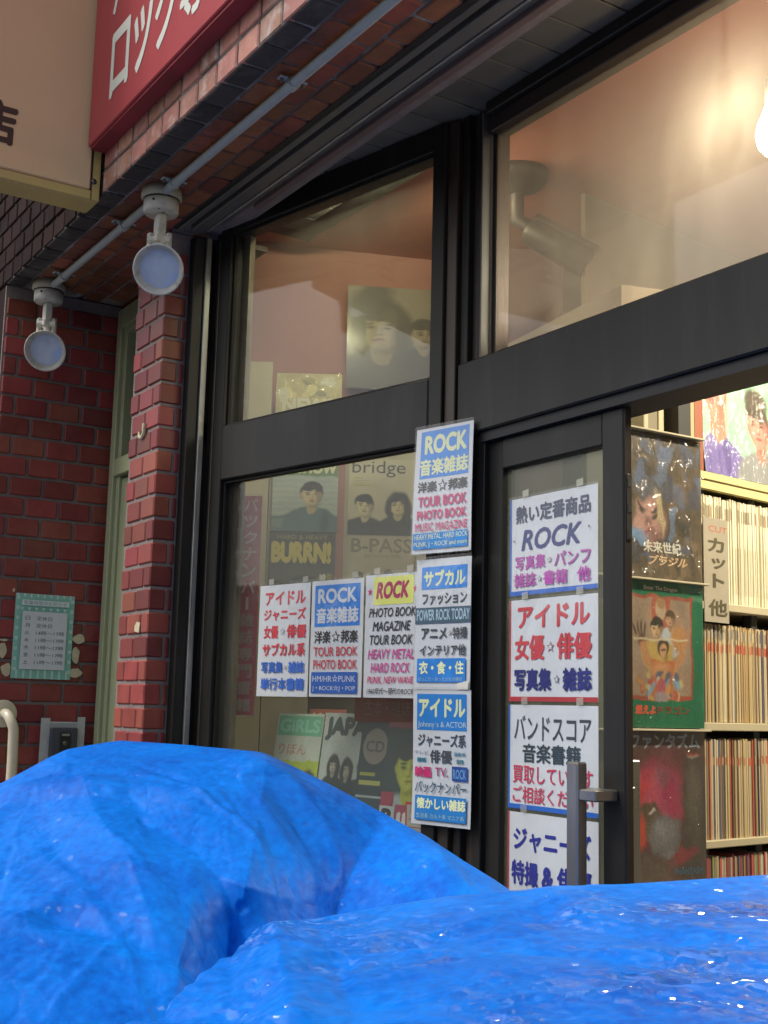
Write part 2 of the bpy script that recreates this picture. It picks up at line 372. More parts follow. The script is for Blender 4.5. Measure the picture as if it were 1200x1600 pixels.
def art_material():
    m=bpy.data.materials.new('printed_artwork'); m.use_nodes=True; N=m.node_tree.nodes; L=m.node_tree.links
    b=N['Principled BSDF']; b.inputs['Roughness'].default_value=.4; b.inputs['Coat Weight'].default_value=.3; b.inputs['Coat Roughness'].default_value=.15
    a=N.new('ShaderNodeVertexColor'); a.layer_name='Col'; L.new(a.outputs[0],b.inputs['Base Color']); return m
ART=art_material()
class Paint:
    """a small raster picture used as flat print: soft shapes, grain and brushy edges"""
    def __init__(s,w,h,bg,seed=0,warp=.012):
        s.w,s.h=w,h; s.rs=np.random.RandomState(seed)
        V,U=np.mgrid[0:h,0:w]; s.U=(U/(w-1)).astype(float); s.V=(V/(h-1)).astype(float)
        s.U0,s.V0=s.U,s.V
        s.U=s.U+warp*s.noise(9); s.V=s.V+warp*s.noise(9)
        s.a=np.ones((h,w,3))*np.array(bg)
    def noise(s,k,oct=2):
        o=np.zeros((s.h,s.w))
        for q in range(oct):
            n=k*(2**q); g=s.rs.rand(n+2,n+2)*2-1; x=s.U0*n; y=s.V0*n; i=x.astype(int); j=y.astype(int); fx=x-i; fy=y-j
            fx=fx*fx*(3-2*fx); fy=fy*fy*(3-2*fy)
            o+=((g[j,i]*(1-fx)+g[j,i+1]*fx)*(1-fy)+(g[j+1,i]*(1-fx)+g[j+1,i+1]*fx)*fy)/(2**q)
        return o
    def mix(s,m,c):
        m=m[...,None]; s.a=s.a*(1-m)+np.array(c)*m; return s
    def e(s,cx,cy,rx,ry,c,rot=0,soft=.18,al=1.0):
        dx,dy=s.U-cx,s.V-cy; x=dx*math.cos(rot)+dy*math.sin(rot); y=-dx*math.sin(rot)+dy*math.cos(rot)
        d=np.sqrt((x/rx)**2+(y/ry)**2); return s.mix(np.clip((1-d)/soft+.5,0,1)*al,c)
    def r(s,x0,y0,x1,y1,c,al=1.0,soft=.006):
        m=np.clip((s.U-x0)/soft+.5,0,1)*np.clip((x1-s.U)/soft+.5,0,1)*np.clip((s.V-y0)/soft+.5,0,1)*np.clip((y1-s.V)/soft+.5,0,1); return s.mix(m*al,c)
    def p(s,pts,c,al=1.0):
        m=np.zeros((s.h,s.w),bool); n=len(pts)
        for i in range(n):
            x1,y1=pts[i]; x2,y2=pts[(i+1)%n]
            if y1==y2: continue
            t=((y1>s.V)!=(y2>s.V))&(s.U<(x2-x1)*(s.V-y1)/(y2-y1)+x1); m^=t
        m=m.astype(float); k=np.pad(m,1,mode='edge'); m=(k[:-2,1:-1]+k[2:,1:-1]+k[1:-1,:-2]+k[1:-1,2:]+2*m)/6
        return s.mix(m*al,c)
    def man(s,cx,cy,q,asp,hair,skin,cloth,lng=False,turn=0.0):
        t=q*asp; sk=np.array(skin); dk=sk*.45; md=sk*.72; ha=np.array(hair)
        if lng: s.e(cx,cy+.35*t,q*1.6,t*2.0,ha,soft=.2); s.e(cx+q*.9,cy+1.0*t,q*.7,t*1.5,ha*1.3,soft=.4)
        s.e(cx,cy+3.5*t,q*2.9,t*2.2,cloth,soft=.12); s.e(cx,cy+2.4*t,q*1.9,t*.9,cloth,soft=.2)
        s.e(cx+q*1.4,cy+3.3*t,q*.5,t*1.4,np.array(cloth)*.55,soft=.8,al=.8)
        s.e(cx,cy+1.3*t,q*.52,t*.75,md,soft=.2); s.e(cx+q*.15,cy+1.15*t,q*.5,t*.3,dk,soft=.6,al=.8)
        s.e(cx,cy-.22*t,q*1.2,t*1.22,ha,soft=.12)
        s.e(cx-q*1.0,cy+.12*t,q*.16,t*.26,md,soft=.4); s.e(cx+q*1.0,cy+.12*t,q*.16,t*.26,dk,soft=.4)
        s.e(cx,cy+.1*t,q*.97,t*1.08,md,soft=.14); s.e(cx-q*.14,cy+.08*t,q*.80,t*1.0,sk,soft=.45)
        s.e(cx-q*.3,cy-.25*t,q*.45,t*.35,sk*1.15,soft=1.0,al=.7)
        s.e(cx+q*.75,cy+.3*t,q*.3,t*.75,dk,soft=1.0,al=.75)
        tx=turn*q
        for k in (-1,1):
            s.e(cx+k*q*.42+tx,cy-.02*t,q*.28,t*.16,md*.8,soft=.9,al=.8); s.e(cx+k*q*.42+tx,cy+.0*t,q*.19,t*.06,dk*.35,soft=.5); s.e(cx+k*q*.43+tx,cy-.21*t,q*.27,t*.05,ha*1.2,rot=k*.12,soft=.5)
        s.e(cx+q*.12+tx,cy+.22*t,q*.08,t*.28,md*.85,soft=.9,al=.8); s.e(cx+tx,cy+.44*t,q*.19,t*.06,dk,soft=.8,al=.9); s.e(cx-q*.05+tx,cy+.30*t,q*.07,t*.12,sk*1.2,soft=1,al=.6)
        s.e(cx+tx,cy+.70*t,q*.32,t*.07,(sk[0]*.55,sk[1]*.3,sk[2]*.28),soft=.6); s.e(cx+tx,cy+.84*t,q*.22,t*.05,dk,soft=1,al=.5)
        s.e(cx-q*.15,cy-.78*t,q*.95,t*.42,ha,rot=-.12,soft=.25); s.e(cx+q*.5,cy-.62*t,q*.55,t*.36,ha*1.4,rot=.5,soft=.4)
        if lng: s.e(cx-q*1.05,cy+.35*t,q*.28,t*1.2,ha,rot=.08,soft=.4); s.e(cx+q*1.02,cy+.35*t,q*.32,t*1.3,ha,rot=-.08,soft=.4)
        return s
    def grain(s,a=.08):
        s.a=s.a*(1+a*(s.rs.rand(s.h,s.w,1)-.5)*2+a*.8*s.noise(6,3)[...,None]); s.a=np.clip(s.a,.004,1); return s
# ---------------------------------------------------------------- flat print: text and artwork
TXT={}
def text_geo(t, bold=.012, shear=0.0):
    k=(t,bold,shear)
    if k in TXT: return TXT[k]
    c=bpy.data.curves.new('t','FONT'); c.body=t; c.size=1; c.offset=bold; c.shear=shear; c.resolution_u=3; c.fill_mode='FRONT'
    o=bpy.data.objects.new('t',c); COL.objects.link(o)
    dg=bpy.context.evaluated_depsgraph_get(); me=o.evaluated_get(dg).to_mesh()
    V=[(v.co.x,v.co.y) for v in me.vertices]; F=[tuple(p.vertices) for p in me.polygons]
    o.evaluated_get(dg).to_mesh_clear(); bpy.data.objects.remove(o); bpy.data.curves.remove(c)
    xs=[a for a,b in V]; ys=[b for a,b in V]
    r=(V,F,min(xs),max(xs),min(ys),max(ys)); TXT[k]=r; return r

def art(mb, W, H, items, z0=0.0006, step=.00016, bend=None, gloss=True, place=None):
    """items in 0..1 poster coordinates, y downwards; local x right, z up, front at -y"""
    lay=[z0]
    def P(u,v):
        y=-lay[0]-(bend(u,v) if bend else 0.0)
        p=(u*W, y, (1-v)*H)
        return place(p) if place else p
    def poly(pts,c):
        lay[0]+=step; mb.add([P(*p) for p in pts],[tuple(range(len(pts)))],ink(c,gloss))
    def rect(x0,y0,x1,y1,c):
        lay[0]+=step; n=8 if bend else 1; vs=[];fs=[]
        for j in range(n+1):
            for i in range(n+1): vs.append(P(x0+(x1-x0)*i/n, y1+(y0-y1)*j/n))
        for j in range(n):
            for i in range(n): a=j*(n+1)+i; fs.append((a,a+1,a+n+2,a+n+1))
        mb.add(vs,fs,ink(c,gloss))
    def ell(cx,cy,rx,ry,c,n=20,a0=0,a1=2*math.pi,rot=0):
        pts=[]
        for k in range(n):
            an=a0+(a1-a0)*k/(n-1 if a1-a0<6.2 else n); x,y=rx*math.cos(an),ry*math.sin(an)
            pts.append((cx+x*math.cos(rot)-y*math.sin(rot)*1.0, cy+x*math.sin(rot)+y*math.cos(rot)))
        poly(pts[::-1],c)
    for it in items:
        k=it[0]
        if k=='img':
            A_=it[1]; hh,ww,_=A_.shape; lay[0]+=step; i0=len(mb.v)
            vs=[P(i/(ww-1),j/(hh-1)) for j in range(hh) for i in range(ww)]
            mb.add(vs,[(j*ww+i,(j+1)*ww+i,(j+1)*ww+i+1,j*ww+i+1) for j in range(hh-1) for i in range(ww-1)],ART)
            mb.vc.append((i0,A_.reshape(-1,3)))
        elif k=='r': rect(*it[1:])
        elif k=='e': ell(*it[1:])
        elif k=='p': poly(it[1],it[2])
        elif k=='t':
            _,x0,y0,x1,y1,c,t = it[:7]; o=it[7] if len(it)>7 else {}
            V,F,a0,a1,b0,b1=text_geo(t,0.0,o.get('s',0.0)); lay[0]+=step
            bd=o.get('b',.012)*1.15; offs=[(0,0)] if bd<.004 else [(-bd,0),(bd,0),(0,-bd),(0,bd),(bd*.7,bd*.7),(-bd*.7,-bd*.7)][:4 if bd<.02 else 6]
            a0-=bd;a1+=bd;b0-=bd;b1+=bd; l0=lay[0]
            for q,(ox,oy) in enumerate(offs):
                lay[0]=l0+q*.00002
                mb.add([P(x0+(x1-x0)*(x+ox-a0)/(a1-a0), y1+(y0-y1)*(y+oy-b0)/(b1-b0)) for x,y in V],F,ink(c,gloss))
        elif k=='star':
            _,cx,cy,rx,ry,c,hollow=it; o=[]
            for q in range(10):
                an=-math.pi/2+q*math.pi/5; rr=1 if q%2==0 else .4; o.append((cx+rx*rr*math.cos(an), cy+ry*rr*math.sin(an)))
            poly(o[::-1],c)
            if hollow: poly([(cx+(x-cx)*.62, cy+(y-cy)*.62) for x,y in o][::-1],hollow)
        elif k=='man':   # generic head-and-shoulders: cx, cy(face centre), face half width, aspect, hair, skin, cloth, long hair?
            _,cx,cy,s,asp,hair,skin,cloth,lng=it; t=s*asp
            sh=tuple(q*.62 for q in skin)
            if lng: ell(cx,cy+.25*t,s*1.55,t*1.75,hair)
            poly([(cx+s*2.6,cy+4.2*t),(cx+s*2.5,cy+2.5*t),(cx+s*1.9,cy+1.85*t),(cx+s*.6,cy+1.35*t),(cx-s*.6,cy+1.35*t),(cx-s*1.9,cy+1.85*t),(cx-s*2.5,cy+2.5*t),(cx-s*2.6,cy+4.2*t)][::-1],cloth)
            poly([(cx+s*.5,cy+.7*t),(cx+s*.55,cy+1.5*t),(cx,cy+1.8*t),(cx-s*.55,cy+1.5*t),(cx-s*.5,cy+.7*t)][::-1],sh)
            ell(cx,cy-.25*t,s*1.22,t*1.2,hair)
            ell(cx-s*1.0,cy+.1*t,s*.16,t*.25,sh,10); ell(cx+s*1.0,cy+.1*t,s*.16,t*.25,sh,10)
            ell(cx,cy+.08*t,s,t*1.12,skin)
            poly([(cx+s*.2,cy-.1*t),(cx+s*.95,cy-.05*t),(cx+s*.9,cy+.5*t),(cx+s*.35,cy+1.1*t),(cx+s*.1,cy+.6*t)],tuple(q*.8 for q in skin))
            poly([(cx-s*1.02,cy-.1*t),(cx-s*.9,cy-.95*t),(cx,cy-1.3*t),(cx+s*.95,cy-.9*t),(cx+s*1.02,cy-.1*t),(cx+s*.75,cy-.55*t),(cx+s*.2,cy-.42*t),(cx-s*.1,cy-.62*t),(cx-s*.7,cy-.45*t)],hair)
            for q in (-1,1):
                ell(cx+q*s*.42,cy+.02*t,s*.2,t*.07,tuple(x*.25 for x in skin),8); ell(cx+q*s*.42,cy-.2*t,s*.27,t*.05,hair,8)
            poly([(cx-s*.02,cy+.05*t),(cx+s*.16,cy+.45*t),(cx-s*.14,cy+.47*t)],sh)
            ell(cx,cy+.72*t,s*.33,t*.075,(skin[0]*.6,skin[1]*.32,skin[2]*.3),8)

def sheet(name, W, H, items, label, cat, loc, rz, base=WHITE, bend=None, group=None, thick=.0012, tilt=0.0, edge=None, film_on=False, gloss=True, extra=None, sleeve=False):
    """a flat printed sheet as one object standing vertically; origin bottom left"""
    mb=MB(); n=10 if bend else 1; vs=[];fs=[]
    def bb(u,v): return bend(u,v) if bend else 0
    for s_ in (0,1):
        for j in range(n+1):
            for i in range(n+1): u,v=i/n,j/n; vs.append((u*W,-bb(u,1-v)+thick*s_,v*H))
    q=(n+1)*(n+1)
    for j in range(n):
        for i in range(n):
            a=j*(n+1)+i; fs.append((a,a+1,a+n+2,a+n+1)); fs.append((q+a,q+a+n+1,q+a+n+2,q+a+1))
    for i in range(n):
        fs += [(i,q+i,q+i+1,i+1),(n*(n+1)+i,n*(n+1)+i+1,q+n*(n+1)+i+1,q+n*(n+1)+i),(i*(n+1),(i+1)*(n+1),q+(i+1)*(n+1),q+i*(n+1)),(i*(n+1)+n,q+i*(n+1)+n,q+(i+1)*(n+1)+n,(i+1)*(n+1)+n)]
    mb.add(vs,fs,ink(base,gloss))
    art(mb,W,H,items,bend=bend,gloss=gloss)
    if extra: extra(mb)
    o=mb.build(name); o.location=loc; o.rotation_euler=(tilt,0,rz)
    if film_on:
        f=MB(); k=9; vs=[];fs=[]
        for j in range(k+1):
            for i in range(k+1):
                x,z=i/k,j/k; vs.append((x*W*1.02-.01*W,-.006-.004*noise.noise((x*5,z*5,W*9)),z*H*1.02-.01*H))
        for j in range(k):
            for i in range(k): a=j*(k+1)+i; fs.append((a,a+1,a+k+2,a+k+1))
        f.add(vs,fs,film,True); f.build('plastic_sleeve',o)
    if sleeve:
        f=MB(); k=8; vs=[];fs=[]; bb2=bend if bend else (lambda u,v:0)
        for j in range(k+1):
            for i in range(k+1):
                x,z=i/k,j/k; vs.append((x*W*1.03-.015*W,-bb2(min(max(x,0),1),1-z)-.0030-.0012*noise.noise((x*4+W*70,z*6,H*31)),z*H*1.035-.012*H))
        for j in range(k):
            for i in range(k): a=j*(k+1)+i; fs.append((a,a+1,a+k+2,a+k+1))
        f.add(vs,fs,film_flat,True); f.build('plastic_sleeve',o)
        for q in range(0 if bend else 2):
            x=W*(.12+.7*q+.08*math.sin(W*900+q)); t=MB(); t.add([(x,-.0048,H*1.0),(x+.022,-.0048,H*1.0+.002),(x+.021,-.0044,H+.018),(x-.001,-.0044,H+.016)],[(0,1,2,3)],tape_clear)
            t.build('tape',o)
    return tag(o,label,cat,group)

# ================================================================ SETTING
def struct(name, mb, parent=None, m=None):
    o=mb.build(name,parent,m)
    if parent is None: tag(o,kind='structure')
    return o
RX90=Matrix.Rotation(R(90),4,'X'); RZ90=Matrix.Rotation(R(90),4,'Z')
WA=math.atan2(.208,.978)                     # the display window is splayed 12 degrees
WL=(-2.6,1.765,0)
def wp(u,n=0,z=0): return (WL[0]+u*.978-n*.208, WL[1]+u*.208+n*.978, z)

mb=MB(); mb.box(-60,60,-60,-1.2,-.3,-.12,asphalt); struct('road',mb)
mb=MB(); mb.box(-60,60,-1.2,60,-.3,0,paving); struct('pavement',mb)
mb=MB((0,-1.25,0)); mb.box(-60,60,-1.32,-1.2,-.3,.02,plain_wall,.01); struct('kerb',mb)

ob=thing('street_building','plain low buildings on the far side of the street','building',(0,-16,0))
mb=MB((0,-16,0)); mb.box(-40,-9,-22,-16,0,4,plain_wall); mb.box(-8.8,6,-22,-16.2,0,5,plain_wall); mb.box(6.2,40,-22,-16,0,3.6,plain_wall); mb.build('walls',ob)
# --- the building the shop is in: street wall above the opening and both sides
bw=thing('shop_building','brick shop building whose brick beam runs above the entrance','building',(0,1.14,0))
O=(0,1.14,0)
mb=MB(O); mb.box(-8,3,1.165,1.60,2.963,5.2,mortar); mb.box(-8,3,1.60,6.0,3.16,5.2,mortar); mb.build('upper_wall',bw)
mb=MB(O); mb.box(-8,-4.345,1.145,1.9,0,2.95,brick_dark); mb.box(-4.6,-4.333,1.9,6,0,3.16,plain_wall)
mb.box(-.86,3,1.5,1.9,0,2.95,plain_wall); mb.box(.6,.8,1.9,6,0,3.16,plain_wall); mb.box(-4.6,.8,5.8,6,0,3.16,plain_wall); mb.build('side_wall',bw)

# --- brick beam: fascia bricks (street face) and soffit bricks (underside)
fb=thing('brick_beam','long brick beam above the window carrying the red sign, whitened by lime','beam',(-3.0,1.14,2.95))
FO=Vector((-3.0,1.14,2.95))
mb=MB(FO); mb.box(-3.44,-.8,1.1435,1.16,2.953,3.62,mortar_white); mb.box(-5.2,-3.4405,1.1435,1.16,2.953,3.62,brick_dark); mb.box(-5.2,-.8,1.16,1.405,2.9535,2.962,mortar_white); mb.build('mortar_bed',fb)  # left stretch of the bed carries the same painted shade
for r in range(8):
    z=2.953+.0705*r
    x0=-4.95 if r>0 else -4.9
    x=x0+(.055 if r%2 else 0)
    while x< (-3.2 if r>2 else -1.2):
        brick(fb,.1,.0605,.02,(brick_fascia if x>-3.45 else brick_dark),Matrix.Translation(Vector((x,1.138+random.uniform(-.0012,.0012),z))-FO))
        x+=.1105
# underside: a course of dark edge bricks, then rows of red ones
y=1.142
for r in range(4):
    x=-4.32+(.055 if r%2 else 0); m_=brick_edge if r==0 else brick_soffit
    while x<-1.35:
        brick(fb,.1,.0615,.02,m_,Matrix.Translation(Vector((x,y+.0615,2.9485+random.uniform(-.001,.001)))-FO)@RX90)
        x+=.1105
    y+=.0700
# left part of the soffit behind the lamps, above the green door
sf=thing('porch_soffit','dark brick-lined soffit over the recessed green door','soffit',(-4.0,1.5,2.95)); SO=Vector((-4.0,1.5,2.95))
mb=MB(SO); mb.box(-4.33,-3.5,1.4225,1.75,2.9535,2.97,mortar); mb.build('mortar_bed',sf)
y=1.424
for r in range(4):
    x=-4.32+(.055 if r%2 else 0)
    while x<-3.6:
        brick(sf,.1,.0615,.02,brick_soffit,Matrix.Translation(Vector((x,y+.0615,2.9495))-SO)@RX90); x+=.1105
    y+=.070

# --- left return wall, faces +X
lw=thing('brick_wall','red brick return wall left of the green door','brick wall',(-4.33,1.35,0)); LO=Vector((-4.33,1.35,0))
mb=MB(LO); mb.box(-4.5,-4.334,1.146,1.575,0,2.95,mortar); mb.build('mortar_bed',lw)
rows=int((2.93-.02)/.071)
for r in range(rows+1):
    z=1.5+1.0145*(.02+.07*r-1.5)+.005
    if z<0: continue
    off=.070 if r%2 else .011
    s=1.142
    first=True
    # vertical joints every 120 mm, half-lapped
    j=[1.1315+off+.1195*k for k in range(5)]
    e=[1.147]+[q for q in j if 1.155<q<1.56]+[1.572]
    for a,b in zip(e[:-1],e[1:]):
        a2=a+.005; b2=b-.005
        if b2-a2<.012 or z+.061>2.95: continue
        brick(lw,b2-a2,.0605,.016,brick_red,Matrix.Translation(Vector((-4.326+random.uniform(-.0012,.0012),a2,z))-LO)@RZ90)

# --- brick pillar between green door and shop window
pl=thing('brick_pillar','narrow glazed red brick pillar between green door and window','pillar',(-3.62,1.41,0)); PO=Vector((-3.62,1.41,0))
mb=MB(PO); mb.box(-3.745,-3.513,1.414,1.60,0,2.95,mortar); mb.box(-3.513,-3.5125,1.414,1.485,0,2.95,mortar); mb.build('mortar_bed',pl)
for r in range(42):
    z=.024+.07*r
    if z+.06>2.95: break
    a=.105 if r%2 else .052; b=.052 if r%2 else .072
    Z_=lambda x,y: Matrix.Translation(Vector((x,y,z))-PO)
    brick(pl,a,.0605,b,brick_glazed,Z_(-3.508-a,1.4085),bev=.004)
    x=-3.508-a-.008
    while x>-3.745+.02:
        ww=min(.105,x+3.745); brick(pl,ww,.0605,.03,brick_glazed,Z_(x-ww,1.409+random.uniform(-.001,.001)),bev=.004); x-=ww+.008
    if b<.06: brick(pl,.016,.0605,.03,brick_glazed,Z_(-3.5385+.0005,1.4675)@Matrix.Identity(4)@Matrix.Translation((.0,0,0)),bev=.003) if False else \
        brick(pl,.014,.0605,.02,brick_glazed,Matrix.Translation(Vector((-3.508,1.468,z))-PO)@RZ90,bev=.003)

# --- green door and its frame
gd=thing('green_door','sage green door with fanlight, recessed between brick wall and pillar','door',(-3.9,1.55,0)); GO=(-3.9,1.55,0)
mb=MB(GO); mb.box(-4.328,-4.304,1.576,1.66,0,2.94,gasket); mb.box(-4.303,-4.262,1.55,1.66,0,2.925,green_frame,.003); mb.box(-4.262,-4.235,1.565,1.66,0,2.85,green_frame,.002)
mb.box(-4.262,-3.5,1.55,1.66,2.85,2.925,green_frame,.003); mb.box(-4.235,-3.5,1.565,1.66,2.83,2.85,green_frame,.002)
mb.box(-4.262,-3.5,1.552,1.66,2.298,2.362,green_frame,.003); mb.build('frame',gd)
mb=MB(GO); mb.box(-4.235,-3.5,1.61,1.62,2.362,2.83,green_glass); mb.build('fanlight',gd)
mb=MB(GO); mb.box(-4.235,-4.165,1.575,1.61,0,2.29,green_frame,.003); mb.box(-4.165,-3.5,1.598,1.612,0,2.29,green_panel); mb.box(-4.165,-3.5,1.58,1.598,2.2,2.29,green_frame,.003); mb.build('door_leaf',gd)

# --- header rails over the opening, and the panelled ceiling of the recess
hr=thing('header_rail','long grey shutter rail above the window and entrance','rail',(-2.4,1.48,2.93)); HO=(-2.4,1.48,2.93)
def bar(name,y0,y1,z0,m,x0=-3.47):
    b=MB(HO); b.box(x0,-.7,y0,y1,z0,2.99,m,.002); return b.build(name,hr)
bar('dark_lip',1.405,1.424,2.945,gasket); bar('front_strip',1.4245,1.444,2.944,rail_grey); bar('groove',1.4445,1.4585,2.962,gasket)
bar('wide_strip',1.459,1.499,2.942,rail_grey,-3.45); bar('bright_edge',1.4995,1.506,2.938,alu,-3.42); bar('second_groove',1.5065,1.514,2.958,gasket)
bar('inner_strip',1.5145,1.5285,2.946,rail_grey,-3.36); bar('primer_strip',1.529,1.549,2.934,rail_pink,-3.16)
rc=thing('recess_ceiling','dark panelled ceiling of the splayed entrance recess','ceiling',(-2.4,1.65,3.02)); RO=Vector((-2.4,1.65,3.02))
mb=MB(RO); mb.box(-3.5,-.8,1.549,1.9,3.024,3.06,frame_dark); mb.build('backing',rc)
x=-3.42
while x<-.9:
    b=MB(); b.box(0,.1055,0,.27,0,.006,ceil_panel,.0015)
    if 'cp' not in BR: o=b.build('ceiling_panel',rc); BR['cp']=o.data
    else: o=bpy.data.objects.new('ceiling_panel',BR['cp']); COL.objects.link(o); o.parent=rc
    o.location=Vector((x+.0027,1.551,3.0175+random.uniform(-.0006,.0006)))-RO; x+=.1105

# --- shutter channel at the jamb
sc_=thing('shutter_channel','weathered aluminium shutter channel between pillar and window','channel',(-3.47,1.55,0)); CO=(-3.47,1.55,0)
mb=MB(CO); mb.box(-3.5115,-3.47,1.486,1.52,0,2.94,frame_dark,.002); mb.box(-3.56,-3.50,1.521,1.66,0,2.94,gasket); mb.build('back_plate',sc_)
mb=MB(CO); mb.box(-3.5,-3.460,1.5205,1.539,0,2.938,alu,.002); mb.build('front_lip',sc_)
mb=MB(CO); mb.box(-3.5,-3.460,1.567,1.595,0,2.938,alu_beige,.002); mb.build('rear_lip',sc_)

# --- splayed display window (local frame u along the glass, y inward)
dw=thing('display_window','dark framed shop display window plastered with signs, between brick pillar and sliding door','window',WL,WA)
mb=MB(); mb.box(-.905,-.872,-.012,.05,0,3.01,frame_brown,.002); mb.box(-.872,-.822,-.022,.05,0,3.01,frame_dark,.002)
mb.box(-.822,.036,-.02,.05,2.945,3.012,frame_dark,.002); mb.box(.036,.080,-.022,.05,0,3.01,frame_dark,.002); mb.box(.0805,.116,-.012,.05,0,3.01,frame_brown,.002)
mb.box(-.822,.036,-.02,.05,.38,.46,frame_dark,.002); mb.box(-.822,.036,-.012,.05,0,.38,frame_dark); mb.build('frame',dw)
mb=MB(); mb.box(-.822,.036,-.024,.045,2.165,2.333,frame_dark,.004); mb.build('transom_bar',dw)
mb=MB()
for z0,z1 in ((2.3335,2.9445),(.4605,2.1645)):
    mb.box(-.8215,-.814,-.008,.0,z0,z1,gasket); mb.box(.029,.0355,-.008,0,z0,z1,gasket); mb.box(-.814,.029,-.008,0,z0,z0+.007,gasket); mb.box(-.814,.029,-.008,0,z1-.007,z1,gasket)
    mb.box(-.821,-.79,.030,.05,z0,z1,alu_beige)
mb.build('glazing_gasket',dw)
mb=MB(); mb.box(-.8215,.0355,.004,.009,2.3335,2.9445,glass_win); mb.build('upper_pane',dw)
mb=MB(); mb.box(-.8215,.0355,.004,.009,.4605,2.1645,glass_win); mb.build('lower_pane',dw)

# --- entrance frame with fanlight
ef=thing('entrance_frame','dark bronze entrance frame with a large hazy fanlight over the sliding door','door frame',(-2.45,1.80,0)); EO=(-2.45,1.80,0)
mb=MB(EO); mb.box(-2.481,-2.452,1.790,1.90,0,3.015,frame_dark,.002); mb.box(-2.4515,-2.424,1.806,1.90,0,3.012,frame_brown,.002)
mb.box(-2.4235,-2.412,1.800,1.84,2.36,3.01,gasket); mb.box(-2.4115,-2.406,1.798,1.86,2.355,3.005,rail_grey,.001)
mb.box(-2.4035,-2.392,1.832,1.862,2.355,3.0,frame_brown,.002); mb.box(-2.4235,-2.39,1.802,1.90,0,2.165,frame_dark,.002); mb.build('corner_post',ef)
mb=MB(EO); mb.box(-2.481,-.9,1.783,1.862,2.170,2.356,frame_dark,.004); mb.box(-2.40,-.9,1.795,1.90,2.145,2.1695,gasket); mb.build('transom_bar',ef)
mb=MB(EO); mb.box(-2.38,-.9,1.785,1.90,2.985,3.017,frame_dark,.003); mb.box(-2.38,-.9,1.80,1.856,2.94,2.9845,frame_brown,.003); mb.build('head',ef)
mb=MB(EO); mb.box(-.9,-.85,1.785,1.90,0,3.017,frame_dark,.003); mb.build('right_post',ef)
mb=MB(EO); mb.box(-2.3795,-.9005,1.826,1.831,2.3565,2.9395,glass_tr); mb.build('fanlight_pane',ef)
mb=MB(EO); mb.box(-2.39,-.9,1.785,1.95,0,.03,alu,.002); mb.build('sill',ef)

# --- sliding door leaf
dl=thing('sliding_door','dark framed glass sliding door standing half open, papered with handwritten signs','door',(-2.15,1.82,0)); DO=(-2.15,1.82,0)
mb=MB(DO); mb.box(-2.3895,-2.335,1.8155,1.85,.03,2.145,frame_dark,.002); mb.box(-1.985,-1.9185,1.812,1.834,.03,2.145,frame_dark,.003); mb.box(-2.335,-1.985,1.813,1.85,2.072,2.145,frame_dark,.003)
mb.box(-2.335,-1.985,1.813,1.85,.03,.22,frame_dark,.003); mb.build('stile_frame',dl)
mb=MB(DO); mb.box(-1.9183,-1.9160,1.815,1.833,.03,2.145,frame_brown,.001); mb.build('edge_strip',dl)
mb=MB(DO); mb.box(-1.9158,-1.914,1.818,1.832,1.86,2.0,metal_grey,.001)
for z in (1.875,1.93,1.985): mb.box(-1.9138,-1.913,1.820,1.830,z-.012,z+.006,gasket)
mb.build('lock_plate',dl)
mb=MB(DO); mb.box(-2.3345,-1.9855,1.830,1.835,.2205,2.0715,glass_door); mb.build('glass_pane',dl)
def handle(y,ys,name):
    b=MB(DO); b.box(-2.020,-1.985,y,y+.030,.78,1.401,handle_metal,.004)
    for z in (.88,1.336): b.box(-2.012,-1.938,min(y+.006,ys),max(y+.024,ys),z-.012,z+.012,handle_metal,.003)
    return b.build(name,dl)
handle(1.742,1.812,'door_handle'); 
b=MB(DO); b.box(-2.010,-1.985,1.895,1.92,.78,1.405,handle_metal,.003); b.box(-2.0,-1.975,1.8345,1.896,1.32,1.35,handle_metal,.002); b.build('inner_handle',dl)

# ================================================================ SIGNS ABOVE
ys_=thing('hanging_sign','tan board sign with brush lettering and yellow rim, projecting at top left','sign',(-3.36,.8,2.93)); YO=(-3.36,.8,2.93)
mb=MB(YO); mb.box(-3.47,-3.372,.20,1.136,2.925,4.3,sign_yellow,.006); mb.build('box_body',ys_)
mb=MB(YO)
mb.box(-3.371,-3.360,.20,1.105,2.957,4.3,sign_face,.004); mb.box(-3.3715,-3.364,.20,1.11,2.928,2.9565,sign_yellow,.003); mb.box(-3.3715,-3.366,1.1105,1.1355,2.928,4.3,sign_yellow,.003)
mb.box(-3.371,-3.3645,1.1065,1.1100,2.93,3.2,gasket); mb.build('face_panel',ys_)
mb=MB(YO); mb.lathe([(0,.004),(.006,.003),(.009,0)],(-3.3655,1.116,2.985),(1,0,0),12,metal_grey); mb.build('screw',ys_)
def on_x(x): return lambda p: (x-p[1]*-1 if False else x-p[1], p[0], p[2])
mb=MB(YO)
def plc(p): return (-3.3595-p[1], .80+p[0]-.030, 3.022+p[2])
art(mb,.115,.130,[('t',0,0,1,1,(.045,.022,.014),'店',{'b':.028})],place=plc,gloss=False)
mb.build('letter',ys_); mb=MB(YO)
art(mb,.115,.130,[('t',0,0,1,1,(.045,.022,.014),'書',{'b':.028})],place=lambda p:(-3.3595-p[1],.44+p[0],3.022+p[2]),gloss=False)
mb.build('letter',ys_)

